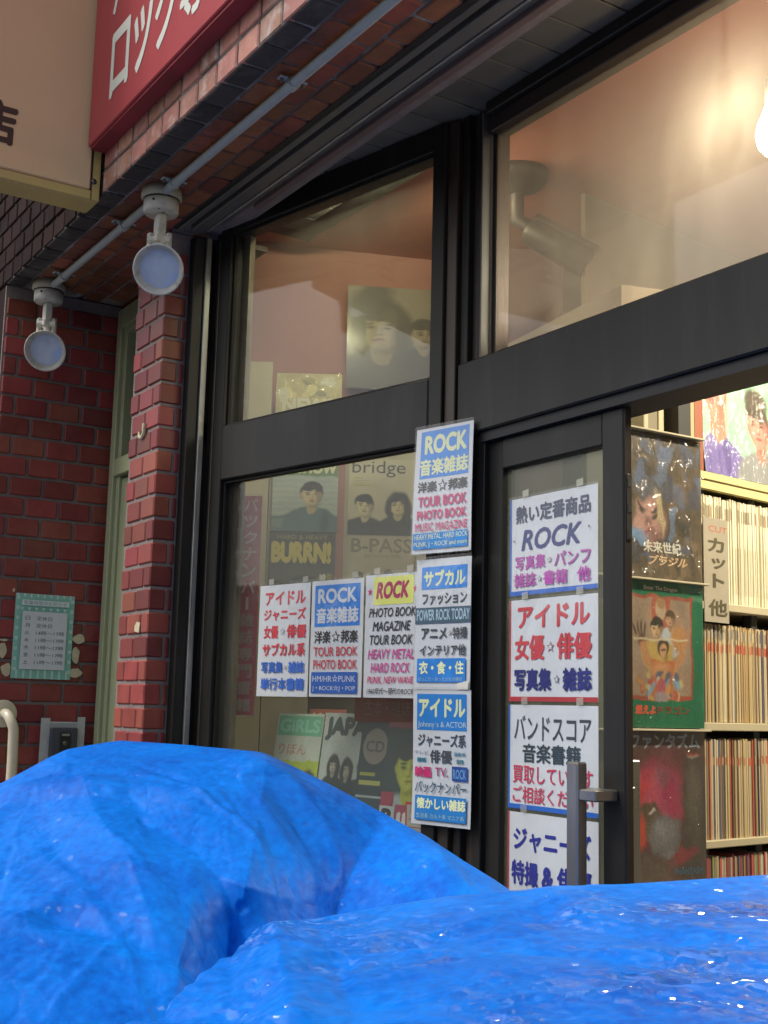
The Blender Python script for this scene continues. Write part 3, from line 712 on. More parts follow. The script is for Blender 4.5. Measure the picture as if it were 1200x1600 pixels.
rs=thing('red_sign','red box sign with white katakana, fixed to the brick beam at top left','sign',(-2.3,1.085,3.1)); SO2=(-2.3,1.085,3.1)
mb=MB(SO2); mb.box(-3.345,-.9,1.085,1.1365,3.074,4.3,sign_red,.003); mb.build('box_body',rs)
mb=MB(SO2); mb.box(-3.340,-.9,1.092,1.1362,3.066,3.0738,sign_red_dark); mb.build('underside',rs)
L3=[('ロ',-3.185,-3.045,3.15,3.345),('ッ',-3.015,-2.885,3.14,3.325),('ク',-2.865,-2.72,3.14,3.35),('専',-2.70,-2.54,3.135,3.33)]
for t,x0,x1,z0,z1 in L3: mb=MB(SO2); art(mb,x1-x0,z1-z0,[('t',0,0,1,1,(.62,.66,.60),t,{'b':.022})],place=lambda p,x0=x0,z0=z0:(x0+p[0],1.0845+p[1],z0+p[2]),gloss=False); mb.build('letter',rs)
for t,x0,x1,z0,z1 in [('バ',-3.195,-3.05,3.405,3.58),('ッ',-3.03,-2.90,3.365,3.53),('ク',-2.88,-2.74,3.37,3.55)]: mb=MB(SO2); art(mb,x1-x0,z1-z0,[('t',0,0,1,1,(.62,.66,.60),t,{'b':.022})],place=lambda p,x0=x0,z0=z0:(x0+p[0],1.0845+p[1],z0+p[2]),gloss=False); mb.build('letter',rs)

# ================================================================ CONDUIT AND LAMPS
cp=thing('conduit_pipe','pale grey electrical conduit running under the brick soffit','pipe',(-2.8,1.262,2.92)); PO2=(-2.8,1.262,2.92)
mb=MB(PO2); mb.tube([(-4.24,1.262,2.928),(-3.24,1.262,2.928),(-1.0,1.262,2.928)],.0125,14,pipe_white); mb.build('pipe',cp)
for x in (-4.06,-3.50,-3.12,-2.43,-1.75):
    b=MB(PO2); b.tube([(x-.011,1.262,2.928),(x+.011,1.262,2.928)],.0160,14,pipe_white); b.box(x-.010,x+.010,1.226,1.247,2.934,2.9385,pipe_white,.001); b.box(x-.010,x+.010,1.277,1.298,2.934,2.9385,pipe_white,.001)
    b.lathe([(0,-.010),(.005,-.009),(.005,0)],(x,1.234,2.935),(0,0,1),8,metal_grey); b.lathe([(0,-.010),(.005,-.009),(.005,0)],(x,1.29,2.935),(0,0,1),8,metal_grey)
    b.build('pipe_clip',cp)
def spotlamp(loc,label,aim):
    t=thing('spot_lamp',label,'lamp',loc,0,'spotlights under the brick soffit')
    b=MB(); b.lathe([(0,0),(.057,0),(.058,-.026),(.053,-.030),(0,-.030)],m=lamp_cream); b.build('base_ring',t)
    b=MB(); b.lathe([(.052,-.0302),(.052,-.034)],m=black_rubber); b.build('rubber_seal',t)
    b=MB(); b.lathe([(0,-.034),(.050,-.034),(.050,-.066),(.046,-.072),(0,-.074)],m=lamp_white)
    b.lathe([(0,.0012),(.004,.001),(.004,-.002)],(.0336,-.037,-.045),(.67,-.74,0),8,black_rubber)
    for q in (-.5,.6): b.lathe([(0,.001),(.004,.001)],(.034+q*.018,-.012-q*.02,-.0738),(0,0,-1),8,metal_grey)
    b.build('canopy',t)
    b=MB(); b.box(-.016,.016,-.014,.014,-.145,-.073,lamp_white,.004); b.build('stem',t)
    a=Vector(aim).normalized()
    rt=Vector((.539,.842,0)).normalized()
    b=MB()
    for q in (-1,1):
        c=rt*(.026*q); b.box(c.x-.008,c.x+.008,c.y-.008,c.y+.008,-.185,-.128,lamp_white,.003)
    b.box(-.018,.018,-.018,.018,-.160,-.135,lamp_white,.004); b.tube([rt*-.033+Vector((0,0,-.15)),rt*.033+Vector((0,0,-.15))],.014,12,lamp_white); b.build('swivel_bracket',t)
    piv=Vector((0,0,-.165)); 
    hc=piv+a*.060+rt*.022+Vector((0,0,-.062))
    b=MB(); b.lathe([(.018,-.062),(.026,-.058),(.030,-.040),(.034,-.030),(.050,-.012),(.063,.012),(.070,.034),(.071,.041),(.066,.042),(.0625,.031),(.054,.022)],hc,a,32,lamp_white); b.lathe([(0,-.064),(.019,-.062)],hc,a,20,lamp_white); b.tube([piv+Vector((0,0,.01)),hc-a*.055],.016,12,lamp_white); hd=b.build('lamp_head',t)
    b=MB(); b.lathe([(0,.030),(.015,.029),(.035,.026),(.056,.021)],hc,a,32,lamp_lens); b.build('lens',hd)
    b=MB(); b.lathe([(0,.0268),(.010,.0266),(.0135,.0262),(.0136,.0245)],hc,a,14,lamp_inner); b.build('bulb_tip',hd)
    return t
spotlamp((-3.225,1.270,2.947),'nearer unlit spotlight hanging from the brick soffit above the pillar',(.70,-.48,-.38))
spotlamp((-4.215,1.262,2.947),'farther unlit spotlight hanging above the brick wall at left',(.72,-.42,-.40))

# ================================================================ ON THE LEFT WALL
def lwall(name,W,H,items,label,cat,y,z,**k): return sheet(name,W,H,items,label,cat,(-4.3215,y,z),R(90),**k)
it=[('r',0,0,1,1,(.24,.52,.42))]
for k in range(9): it.append(('r',k/9+.02,0,k/9+.05,.035 if k%2 else .05,WHITE))
for k in range(8): it.append(('r',.015,.03+k*.12,.07,.07+k*.12,(.45,.62,.56))); it.append(('r',.93,.05+k*.12,.985,.09+k*.12,(.48,.64,.58)))
for k in range(8): it.append(('r',.06+k*.12,.90,.10+k*.12,1,(.40,.60,.52)))
for k in range(7): it.append(('p',[(.08+k*.12,.165),(.14+k*.12,.165),(.11+k*.12,.205)],(.5,.66,.6)))
it += [('r',.10,.075,.9,.14,(.62,.70,.68)),('r',.12,.21,.88,.89,(.58,.61,.63)),('t',.13,.083,.86,.132,(.24,.34,.34),'営業時間のお知らせ',{'b':.0})]
for k,(a,b_) in enumerate([('日','定休日'),('月','定休日'),('火','14時〜17時'),('水','11時〜17時'),('木','11時〜17時'),('金','11時〜17時'),('土','11時〜17時')]):
    v=.265+k*.086; it += [('t',.17,v,.25,v+.048,(.16,.17,.2),a,{'b':.0}),('t',.36,v,.62 if k<2 else .84,v+.05,(.16,.17,.2),b_,{'b':.0})]
lwall('opening_hours_notice',.208,.292,it,'green bordered opening hours notice taped to the red brick wall','notice',1.2515,1.572,base=(.5,.53,.56),tilt=0,gloss=False)
# glue patches left by older notices
random.seed(3)
gp=thing('glue_residue','dried cream glue patches around the opening hours notice on the wall','glue residue',(-4.322,1.35,1.7))
def blob(cy,cz,ry,rz_,seed):
    pts=[]
    for k in range(16):
        a=2*math.pi*k/16; q=1+.45*noise.noise((math.cos(a)*1.3+seed,math.sin(a)*1.3,seed)); pts.append((cy+ry*q*math.cos(a),cz+rz_*q*math.sin(a)))
    n=len(pts); x0,x1=-4.3255,-4.3215; mb=MB((-4.322,1.35,1.7))
    vs=[(x0,y,z) for y,z in pts]+[(x1,y,z) for y,z in pts]
    mb.add(vs,[tuple(range(n,2*n))]+[(i,(i+1)%n,n+(i+1)%n,n+i) for i in range(n)],glue); mb.build('glue_patch',gp)
for a in [(1.484,1.715,.022,.016,1),(1.218,1.665,.013,.026,2),(1.476,1.66,.014,.028,3),(1.235,1.60,.018,.020,4),(1.475,1.597,.026,.014,5),(1.243,1.872,.004,.006,6),(1.22,1.70,.014,.004,7)]: blob(*a)
tr_=thing('tape_remnant','hooked cream tape remnant and pale paint chip left on the brick pillar','tape remnant',(-3.62,1.405,2.0))
b=MB((-3.62,1.405,2.0)); b.tube([(-3.652,1.4065,2.335),(-3.648,1.4065,2.318),(-3.630,1.4065,2.312),(-3.612,1.4065,2.322),(-3.610,1.4065,2.355)],[.005,.006,.006,.007,.008],6,glue); b.build('tape_hook',tr_)
b=MB((-3.62,1.405,2.0)); b.prism([(0,0)],0,0) if 0 else b.add([(-3.60,1.4055,1.712),(-3.565,1.4055,1.706),(-3.560,1.4055,1.735),(-3.585,1.4055,1.74),(-3.60,1.4055,1.728),(-3.60,1.4085,1.712),(-3.565,1.4085,1.706),(-3.560,1.4085,1.735),(-3.585,1.4085,1.74),(-3.60,1.4085,1.728)],[(0,1,2,3,4),(0,5,6,1),(1,6,7,2),(2,7,8,3),(3,8,9,4),(4,9,5,0)],glue); b.build('paint_chip',tr_)
hrl=thing('handrail','cream handrail pipe with a round wall flange at lower left','handrail',(-4.3,1.24,1.1)); HO2=(-4.3,1.24,1.1)
mb=MB(HO2); mb.lathe([(0,.010),(.040,.010),(.046,.006),(.047,0)],(-4.3235,1.236,1.452),(1,0,0),28,cream_pipe); mb.build('flange',hrl)
mb=MB(HO2); pts=[(-4.318,1.236,1.452)]
for k in range(8):
    a=math.pi/2*k/7; pts.append((-4.29+.045*math.sin(a),1.236+.016*(1-math.cos(a)),1.452-.05*(1-math.cos(a))))
pts += [(-4.245,1.255,1.3),(-4.245,1.255,.55)]
mb.tube(pts,.0175,16,cream_pipe); mb.build('pipe',hrl)
rd=thing('card_reader','dark grey intercom box in a pale frame taped to the brick wall','intercom',(-4.32,1.44,1.33)); RDO=(-4.32,1.44,1.33)
mb=MB(RDO); mb.box(-4.325,-4.306,1.372,1.505,1.10,1.428,reader_frame,.004); mb.build('back_box',rd)
mb=MB(RDO); mb.box(-4.3055,-4.285,1.394,1.488,1.12,1.408,reader_grey,.004); mb.build('body',rd)
mb=MB(RDO); mb.box(-4.2848,-4.281,1.425,1.463,1.28,1.392,gasket,.003); mb.box(-4.2808,-4.279,1.430,1.458,1.380,1.388,alu,.001); mb.lathe([(0,.003),(.008,.002),(.009,0)],(-4.281,1.444,1.355),(1,0,0),14,metal_grey); mb.build('slot',rd)
mb=MB(RDO); mb.box(-4.3052,-4.3040,1.362,1.394,1.10,1.44,tape_mat); mb.box(-4.3050,-4.3038,1.490,1.518,1.10,1.445,tape_mat); mb.build('tape',rd)

# ================================================================ POSTERS ON THE WINDOW
def wsheet(name,u,z,W,H,items,label,off=.024,**k):
    return sheet(name,W,H,items,label,'poster',wp(u,-off,z),WA,sleeve=True,**k)
S='☆'
def star(cx,cy,r,c,W,H,hollow=WHITE): return ('star',cx,cy,r,r*W/H,c,hollow)
W_,H_=.218,.312
A=[('t',.12,.06,.92,.185,RED,'アイドル',{'b':.03}),('t',.10,.215,.93,.325,RED,'ジャニーズ',{'b':.03}),
   ('t',.11,.365,.40,.485,RED,'女優',{'b':.03}),star(.49,.425,.055,(.3,.3,.34),W_,H_),('t',.57,.365,.95,.485,RED,'俳優',{'b':.03}),
   ('t',.10,.525,.94,.645,RED,'サブカル系',{'b':.03}),
   ('t',.09,.69,.52,.795,(.012,.10,.45),'写真集',{'b':.03}),star(.57,.742,.035,(.3,.3,.34),W_,H_),('t',.63,.69,.94,.795,(.012,.10,.45),'雑誌',{'b':.03}),
   ('t',.09,.835,.94,.945,(.012,.10,.45),'単行本書籍',{'b':.03})]
wsheet('window_poster',-.634,1.526,W_,H_,A,'white poster with red and blue lettering, leftmost of the row on the glass',off=.002,group='handwritten shop posters')
B=[('r',.07,.04,.94,.40,BLUE),('t',.13,.07,.88,.20,WHITE,'ROCK',{'b':.03}),('t',.11,.235,.92,.375,WHITE,'音楽雑誌',{'b':.03}),
   ('t',.08,.435,.40,.545,BLACK,'洋楽',{'b':.02}),star(.50,.49,.085,BLACK,.205,H_),('t',.60,.435,.92,.545,BLACK,'邦楽',{'b':.02}),
   ('t',.08,.575,.92,.655,RED,'TOUR BOOK',{'b':.01}),('t',.08,.685,.92,.765,RED,'PHOTO BOOK',{'b':.01}),
   ('r',.05,.79,.93,.97,(.01,.10,.42)),('t',.08,.81,.90,.875,WHITE,'HM/HR☆PUNK',{'b':.0}),('t',.08,.90,.90,.955,WHITE,'J・ROCK☆J・POP',{'b':.0})]
wsheet('window_poster',-.409,1.527,.205,H_,B,'white poster with blue ROCK block and foot band, middle of the glass row',off=.002,group='handwritten shop posters')
C=[('r',.16,.02,.92,.25,(.70,.74,.16)),('t',.21,.06,.84,.205,(.40,.015,.10),'ROCK',{'b':.045,'s':.2}),('star',.09,.14,.05,.035,MAG,None),('star',.955,.135,.05,.035,MAG,None),
   ('t',.08,.275,.97,.35,BLACK,'PHOTO BOOK',{'b':.012,'s':.2}),('t',.16,.385,.88,.465,BLACK,'MAGAZINE',{'b':.012,'s':.2}),('t',.11,.495,.92,.575,BLACK,'TOUR BOOK',{'b':.012,'s':.2}),
   ('t',.08,.61,.95,.69,PINK,'HEAVY METAL',{'b':.012,'s':.2}),('t',.14,.72,.88,.80,PINK,'HARD ROCK',{'b':.012,'s':.2}),('t',.08,.83,.95,.895,MAG,'PUNK, NEW WAVE',{'b':.012,'s':.2}),
   ('t',.08,.92,.96,.975,BLACK,'1960年代〜現代のROCK',{'b':.008,'s':.15})]
wsheet('window_poster',-.196,1.527,.191,H_+.004,C,'white poster with ROCK on a yellow block, rightmost of the row on the glass',off=.002,group='handwritten shop posters')
def curl(a,b,ph=0): return lambda u,v: a*(1-u)**2*(.4+v) + b*math.sin(3.1*v+ph)*.5 + .004*v*v
W_,H_=.196,.318
D=[('r',.09,.025,.93,.405,(.005,.22,.66)),('t',.16,.06,.90,.215,PALEY,'ROCK',{'b':.04}),('t',.09,.25,.93,.385,PALEY,'音楽雑誌',{'b':.03}),
   ('t',.07,.43,.40,.52,BLACK,'洋楽',{'b':.03}),star(.50,.475,.085,BLACK,W_,H_),('t',.60,.43,.93,.52,BLACK,'邦楽',{'b':.03}),
   ('t',.09,.55,.92,.635,MAG,'TOUR BOOK',{'b':.03}),('t',.08,.66,.92,.735,MAG,'PHOTO BOOK',{'b':.03}),('t',.06,.76,.94,.825,MAG,'MUSIC MAGAZINE',{'b':.01}),
   ('r',.03,.84,.95,.965,(.005,.22,.58)),('t',.05,.85,.95,.895,PALEY,'HEAVY METAL, HARD ROCK',{'b':.0}),('t',.05,.91,.95,.955,PALEY,'PUNK, J・ROCK and more',{'b':.0})]
W_=.187
wsheet('window_poster',.014,1.879,W_,H_,D,'curling ROCK 音楽雑誌 poster on the frame post, topmost of the post column',off=.034,bend=curl(.008,.006),group='handwritten shop posters')
E_=[('r',.10,.06,.93,.235,(.005,.22,.66)),('t',.14,.085,.90,.215,PALEY,'サブカル',{'b':.04}),
   ('t',.12,.265,.93,.355,(.05,.06,.07),'ファッション',{'b':.03}),('r',.0,.375,1,.50,(.045,.10,.14)),('t',.03,.39,.99,.475,(.42,.58,.66),'POWER ROCK TODAY',{'b':.02}),
   ('t',.12,.53,.58,.62,(.05,.06,.07),'アニメ',{'b':.03}),star(.64,.575,.04,(.2,.2,.2),W_,H_),('t',.69,.53,.95,.62,(.05,.06,.07),'特撮',{'b':.02}),
   ('t',.10,.66,.93,.745,(.05,.06,.07),'インテリア他',{'b':.03}),('r',.06,.765,.93,.945,(.005,.20,.60)),
   ('t',.10,.785,.90,.885,PALEY,'衣・食・住',{'b':.03}),('t',.09,.905,.88,.935,(.30,.48,.62),'ほっこり・あったかもの雑誌',{'b':.0}),
   ('p',[(.78,.955),(.99,.93),(.99,.998),(.80,.998)],(.62,.60,.52))]
wsheet('window_poster',.019,1.548,.179,H_,E_,'poster headed サブカル with a grey strip across it, middle of the post column',off=.030,bend=curl(.003,.004,1),group='handwritten shop posters')
F_=[('r',.07,.03,.93,.30,(.005,.20,.58)),('t',.10,.06,.91,.205,PALEY,'アイドル',{'b':.04}),('t',.09,.235,.93,.29,(.52,.66,.66),'Johnny´s & ACTOR',{'b':.0}),
   ('t',.09,.325,.92,.425,(.06,.07,.08),'ジャニーズ系',{'b':.03}),('t',.30,.445,.68,.545,(.06,.07,.08),'俳優',{'b':.02}),
   ('t',.04,.455,.28,.485,(.05,.10,.16),'テレビ',{'b':.0}),('t',.08,.505,.24,.54,TEAL,'雑誌',{'b':.03}),('t',.71,.455,.92,.485,TEAL,'演劇系',{'b':.01}),('t',.76,.505,.88,.54,TEAL,'書籍',{'b':.01}),
   ('t',.05,.57,.33,.655,MAG,'映画',{'b':.04}),('t',.40,.575,.62,.65,(.35,.03,.13),'TV,',{'b':.01}),('r',.69,.56,.95,.665,(.012,.06,.28)),('t',.71,.58,.93,.65,(.12,.30,.55),'ROCK',{'b':.02}),
   ('t',.06,.68,.94,.765,(.04,.10,.16),'バックナンバー',{'b':.02}),('r',.07,.785,.94,.965,(.005,.18,.50)),('t',.10,.80,.93,.885,PALEY,'懐かしい雑誌',{'b':.03}),
   ('t',.10,.915,.91,.95,(.35,.52,.50),'生活系 カルト系 マニア系',{'b':.0})]
wsheet('window_poster',.017,1.229,.186,H_,F_,'poster headed アイドル with its foot curling out, lowest of the post column',off=.030,bend=curl(.003,.008,2),group='handwritten shop posters')

# ---- four landscape sheets on the door glass
def dsheet(x,z,W,H,items,label,edge):
    ec=(.012,.12,.50) if edge=='b' else (.42,.03,.04)
    its=[('r',0,0,.018,1,ec),('r',0,.955,1,1,ec)]+items
    return sheet('door_poster',W,H,its,label,'poster',(x,1.8285,z),0,base=WHITE,group='handwritten sheets on the door',sleeve=True)
NAV=(.012,.018,.16); PUR=(.42,.05,.36)
W_,H_=.303,.2285
dsheet(-2.319,1.7665,W_,H_,[('t',.07,.08,.93,.265,(.02,.03,.09),'熱い定番商品',{'b':.03}),('t',.14,.335,.83,.55,(.012,.02,.16),'ROCK',{'b':.02,'s':.22}),
  ('t',.07,.60,.43,.745,PUR,'写真集',{'b':.02}),star(.48,.675,.028,(.15,.1,.15),W_,H_),('t',.53,.60,.93,.745,PUR,'パンフ',{'b':.02}),
  ('t',.06,.775,.32,.92,PUR,'雑誌',{'b':.02}),star(.365,.85,.028,(.15,.1,.15),W_,H_),('t',.41,.775,.68,.92,PUR,'書籍',{'b':.02}),('t',.79,.775,.93,.92,PUR,'他',{'b':.02}),
  ('star',.06,.44,.012,.02,BLACK,None),('star',.92,.40,.012,.02,BLACK,None)],'white sheet in dark blue and purple reading 熱い定番商品 ROCK, topmost on the door','b')
dsheet(-2.319,1.524,W_,.232,[('t',.10,.06,.92,.29,(.55,.05,.06),'アイドル',{'b':.035}),('t',.07,.35,.42,.60,(.55,.05,.06),'女優',{'b':.03}),star(.49,.48,.045,(.3,.1,.1),W_,.232),
  ('t',.56,.35,.94,.60,(.55,.05,.06),'俳優',{'b':.03}),('t',.07,.68,.50,.90,NAV,'写真集',{'b':.03}),star(.565,.79,.035,(.1,.1,.16),W_,.232),('t',.63,.68,.94,.90,NAV,'雑誌',{'b':.03})],
  'white red-edged sheet reading アイドル女優☆俳優, second from the top on the door','r')
dsheet(-2.319,1.284,W_,.232,[('t',.07,.10,.93,.34,(.05,.06,.08),'バンドスコア',{'b':.01}),('t',.17,.37,.82,.555,(.03,.05,.06),'音楽書籍',{'b':.02}),
  ('t',.06,.585,.95,.755,(.55,.04,.09),'買取しています',{'b':.01}),('t',.06,.78,.95,.94,(.55,.04,.09),'ご相談ください',{'b':.01})],
  'white blue-edged sheet reading バンドスコア音楽書籍, third from the top on the door','b')
dsheet(-2.319,1.044,W_,.232,[('t',.07,.13,.93,.36,(.012,.02,.26),'ジャニーズ',{'b':.03}),('t',.05,.45,.36,.68,(.012,.02,.26),'特撮',{'b':.03}),('t',.40,.47,.53,.68,(.012,.02,.26),'&',{'b':.04}),
  ('t',.57,.45,.94,.68,(.012,.02,.26),'俳優',{'b':.03}),('t',.07,.76,.93,.93,(.012,.02,.26),'アニメ 雑誌',{'b':.03})],
  'wrinkled white red-edged sheet reading ジャニーズ特撮, lowest on the door','r')

# ================================================================ INSIDE THE SHOP
IA=math.atan2(.943,.332)                      # azimuth of the display wall
def ip(s,n=0,z=0): return (-3.64+.332*s+.943*n, 2.01+.943*s-.332*n, z)   # n towards the viewer
mb=MB(); mb.box(-4.3,.6,1.70,5.8,3.07,3.15,mat('salmon_ceiling', (.50,.20,.14), .7, var=.05, vscale=3)); o=struct('shop_ceiling',mb)
mb=MB(); mb.box(-4.3,.6,1.9,5.8,-.1,.01,paving); struct('shop_floor',mb)
mb=MB()
mb.prism([ip(-.36)[:2],ip(.62)[:2],ip(.62,-.08)[:2],ip(-.36,-.08)[:2]],0,3.07,pink_wall); struct('shop_wall_left',mb)
mb=MB(); mb.prism([(-3.62,1.66),(-3.44,1.62),(-3.44,1.65),(-3.66,1.75)],0,3.07,pale_wall); struct('shop_wall_corner',mb)
mb=MB(); mb.prism([(-3.30,2.74),(-3.05,4.9),(-3.13,4.9),(-3.38,2.74)],0,3.07,pale_wall); struct('shop_wall_back',mb)
mb=MB(); mb.box(-3.13,.6,4.9,5.0,0,3.07,pale_wall); struct('shop_wall_far',mb)
mb=MB((-3.2,2.6,2.5)); mb.prism([(-3.274,2.493),(-3.148,2.700),(-3.22,2.75),(-3.346,2.54)],2.02,3.066,mauve_wall); tag(mb.build('bulkhead'),'mauve boxed bulkhead below the shop ceiling behind the fanlight','bulkhead')
mb=MB((-2.6,2.06,2.3)); mb.prism([(-2.728,2.085),(-2.105,1.985),(-2.095,2.01),(-2.720,2.11)],2.28,2.502,mat('partition_cream',(.30,.26,.17),.6))
mb.prism([(-2.105,1.985),(-2.06,2.13),(-2.07,2.135),(-2.115,2.0)],2.28,2.502,mat('partition_cream',(.30,.26,.17),.6))
tag(mb.build('partition_panel'),'cream panel behind the fanlight beside the security camera','panel')
# a bare bulb close behind the fanlight
lb=thing('ceiling_bulb','bright bare ceiling bulb behind the fanlight at right edge','lamp',(-1.625,1.96,3.07)); LB=(-1.625,1.96,3.07)
mb=MB(LB); mb.lathe([(0,0),(.045,0),(.045,-.02),(.02,-.03),(.006,-.04),(.006,-.25),(.018,-.26),(.018,-.32),(0,-.32)],LB,m=lamp_white); mb.build('holder',lb)
emit=mat('bulb_glow',(1,.9,.7),.4,emis=(1,.86,.60),estr=62)
mb=MB(LB); mb.lathe([(0,-.435),(.020,-.428),(.034,-.410),(.038,-.388),(.034,-.363),(.022,-.335),(.018,-.322)],LB,m=emit); bo=mb.build('bulb',lb)
def lamp_light(name,loc,e,r,parent=None,col=(1,.84,.58)):
    l=bpy.data.lights.new(name,'POINT'); l.energy=e; l.shadow_soft_size=r; l.color=col
    o=bpy.data.objects.new(name,l); COL.objects.link(o); o.location=loc; return o
# a row of tube lamps deeper in the shop lights the shelves
tb=thing('tube_lamp','fluorescent tube fitting on the shop ceiling above the record shelves','lamp',(-1.55,3.0,3.07)); TO=(-1.55,3.0,3.07)
mb=MB(TO); mb.box(-1.60,-1.50,2.5,3.7,3.03,3.07,lamp_white,.004); mb.build('housing',tb)
emit2=mat('tube_glow',(1,.95,.8),.4,emis=(1,.9,.66),estr=14)
mb=MB(TO); mb.tube([(-1.55,2.52,3.0),(-1.55,3.68,3.0)],.016,12,emit2); mb.build('tube',tb)
al=bpy.data.lights.new('tube_light','AREA'); al.shape='RECTANGLE'; al.size=.06; al.size_y=1.15; al.energy=58; al.color=(1,.90,.68)
ao=bpy.data.objects.new('tube_light',al); COL.objects.link(ao); ao.location=(-1.55,3.1,2.97)

# added fill tube, hidden behind the window head to brighten the display
tw=thing('window_fill_tube','added fill light tube, unseen, just behind the display window head','lamp',wp(-.40,.072,3.0145),WA)
b=MB(); b.box(-.16,.37,-.012,.012,-.012,.002,lamp_white,.002); b.build('housing',tw); b=MB(); b.tube([(-.14,0,-.024),(.35,0,-.024)],.010,12,mat('window_fill_glow',(1,.95,.8),.4,emis=(1,.93,.60),estr=125)); b.build('tube',tw)
# security camera
sc=thing('security_camera','grey security camera hanging from the ceiling behind the hazy fanlight','camera',(-2.76,2.19,3.07)); sc.scale=(1.15,1.15,1.15)
b=MB(); b.lathe([(0,0),(.082,0),(.082,-.018),(.066,-.035),(.022,-.055),(.018,-.06),(0,-.06)],m=cctv); b.build('ceiling_mount',sc)
b=MB(); b.tube([(0,0,-.05),(0,0,-.125),(.03,.035,-.155)],.019,12,cctv); b.build('arm',sc)
b=MB(); ax=Vector((.42,.55,-.42)).normalized(); p0=Vector((.015,.02,-.15))
b.tube([p0,p0+ax*.012,p0+ax*.17,p0+ax*.18],[.028,.036,.040,.040],18,cctv); b.build('body',sc)
b=MB(); b.tube([p0+ax*.02+Vector((0,0,.03)),p0+ax*.20+Vector((0,0,.034))],.024,12,cctv_light); b.build('sun_shade',sc)
b=MB(); b.lathe([(0,.001),(.028,.001),(.03,-.002)],p0+ax*.181,ax,18,dark_card); b.build('lens',sc)

# ---- magazines displayed behind the splayed window
SK=(.66,.50,.30); SK2=(.60,.44,.27); HB=(.03,.025,.02)
def disp(name,s,z,W,H,items,label,cat='magazine',n=.12,**k):
    return sheet(name,W,H,items,label,cat,ip(s,n,z),IA,**k)
# helper: s so that the sheet starts at world point (x,y)
def s_of(x,y): return (x+3.64)*.332+(y-2.01)*.943
def at(x,y,dn=0): return (x,y)
MA=R(90-12.0)  # display boards face the street corner
def board(name,x,y,z,W,H,items,label,cat='magazine',**k):
    o=sheet(name,W,H,items,label,cat,(x,y,z),math.atan2(.843,.538),**k); return o
# cream shelf ends and the pink board behind
mb=MB((-3.6,1.85,0)); d=Vector((.538,.843,0)); nn=Vector((.843,-.538,0))
def bx(px,py,w,z0,z1,m,t=.02):
    a=Vector((px,py,0)); p=[a,a+d*w,a+d*w-nn*t,a-nn*t]; mb.prism([(q.x,q.y) for q in p],z0,z1,m)
bx(-3.655,1.715,.135,.1,2.618,cream_board); tag(mb.build('shelf_end_panel'),'tall cream shelf end panel at the left of the display window','panel')
mb=MB((-3.5,2.0,0)); bx(-3.585,1.834,.55,.1,2.36,cream_board,.015); tag(mb.build('display_board'),'cream display board that carries the magazines inside the window','board')
mb=MB((-3.5,2.0,0)); bx(-3.4675,2.008,.035,1.5,2.40,pink_wall,.010); tag(mb.build('pink_upright'),'pink upright between the two columns of magazines in the window','upright')
pt=Paint(84,104,(.40,.45,.40),1); pt.r(0,-.1,1,.30,(.16,.26,.09))
for k in range(7): pt.r(-.1,.33+k*.07,1.1,.345+k*.07,(.56,.58,.50),.8,.02)
pt.r(-.1,.80,1.1,1.1,(.12,.18,.17)); pt.e(.2,.9,.3,.06,(.20,.26,.22)); pt.man(.60,.53,.15,.78,(.045,.035,.025),(.66,.52,.30),(.10,.17,.17)).grain()
it=[('img',pt.a),('t',.36,.02,.97,.12,(.55,.52,.22),'ROAD',{'b':.03}),('t',.36,.135,.98,.275,(.72,.70,.45),'SHOW',{'b':.05}),('r',.02,.10,.28,.16,(.5,.55,.16))]
board('movie_magazine',-3.571,1.838,2.056,.212,.262,it,'film magazine showing a smiling dark-haired man, top left on the display board',film_on=False,group='magazines in the window')
pt=Paint(84,118,(.055,.05,.032),2); pt.e(.5,.75,.6,.3,(.09,.08,.05),soft=1); pt.man(.47,.64,.13,.80,(.02,.02,.016),(.48,.42,.24),(.03,.03,.025),True).grain(.15)
it=[('img',pt.a),('t',.12,.03,.88,.08,(.35,.28,.06),'HARD & HEAVY',{'b':.0}),('t',.03,.10,.94,.34,(.62,.50,.06),'BURRN!',{'b':.06}),('t',.76,.44,.98,.58,(.40,.33,.10),'特集',{'b':.02})]
board('music_magazine',-3.573,1.836,1.757,.212,.297,it,'black magazine with yellow BURRN! title, below the film magazine in the window',group='magazines in the window')
pt=Paint(90,104,(.56,.50,.34),3); pt.man(.25,.62,.125,.86,(.025,.02,.015),(.70,.60,.36),(.035,.035,.03)); pt.man(.76,.60,.125,.86,(.035,.028,.018),(.66,.54,.28),(.03,.03,.025),True).grain(.06)
it=[('img',pt.a),('t',.05,.02,.86,.24,(.04,.035,.025),'bridge',{'b':.0}),('r',.07,.245,.20,.26,(.5,.42,.05)),('r',.07,.28,.30,.293,(.45,.42,.2)),('r',.07,.31,.24,.323,(.45,.42,.2)),('r',.07,.34,.34,.353,(.5,.42,.05))]
board('music_magazine',-3.439,2.046,2.052,.213,.247,it,'pale bridge magazine showing two long-haired people, top right in the window',group='magazines in the window')
pt=Paint(90,118,(.48,.41,.27),4)
for k in range(4): pt.man(.16+.23*k,.47+.03*(k%2),.06,.9,(.07,.06,.04),(.42,.34,.2),(.12+.05*(k%2),.11,.09),k==2)
pt.grain(.08)
it=[('img',pt.a),('t',.04,.03,.96,.19,(.20,.17,.10),'B-PASS',{'b':.015}),('t',.25,.21,.78,.245,(.25,.20,.12),'BACKSTAGE PASS',{'b':0})]
board('music_magazine',-3.437,2.050,1.757,.213,.292,it,'beige B-PASS magazine with a row of people, below the bridge magazine',group='magazines in the window')
pt=Paint(80,74,(.52,.44,.20),5,.03)
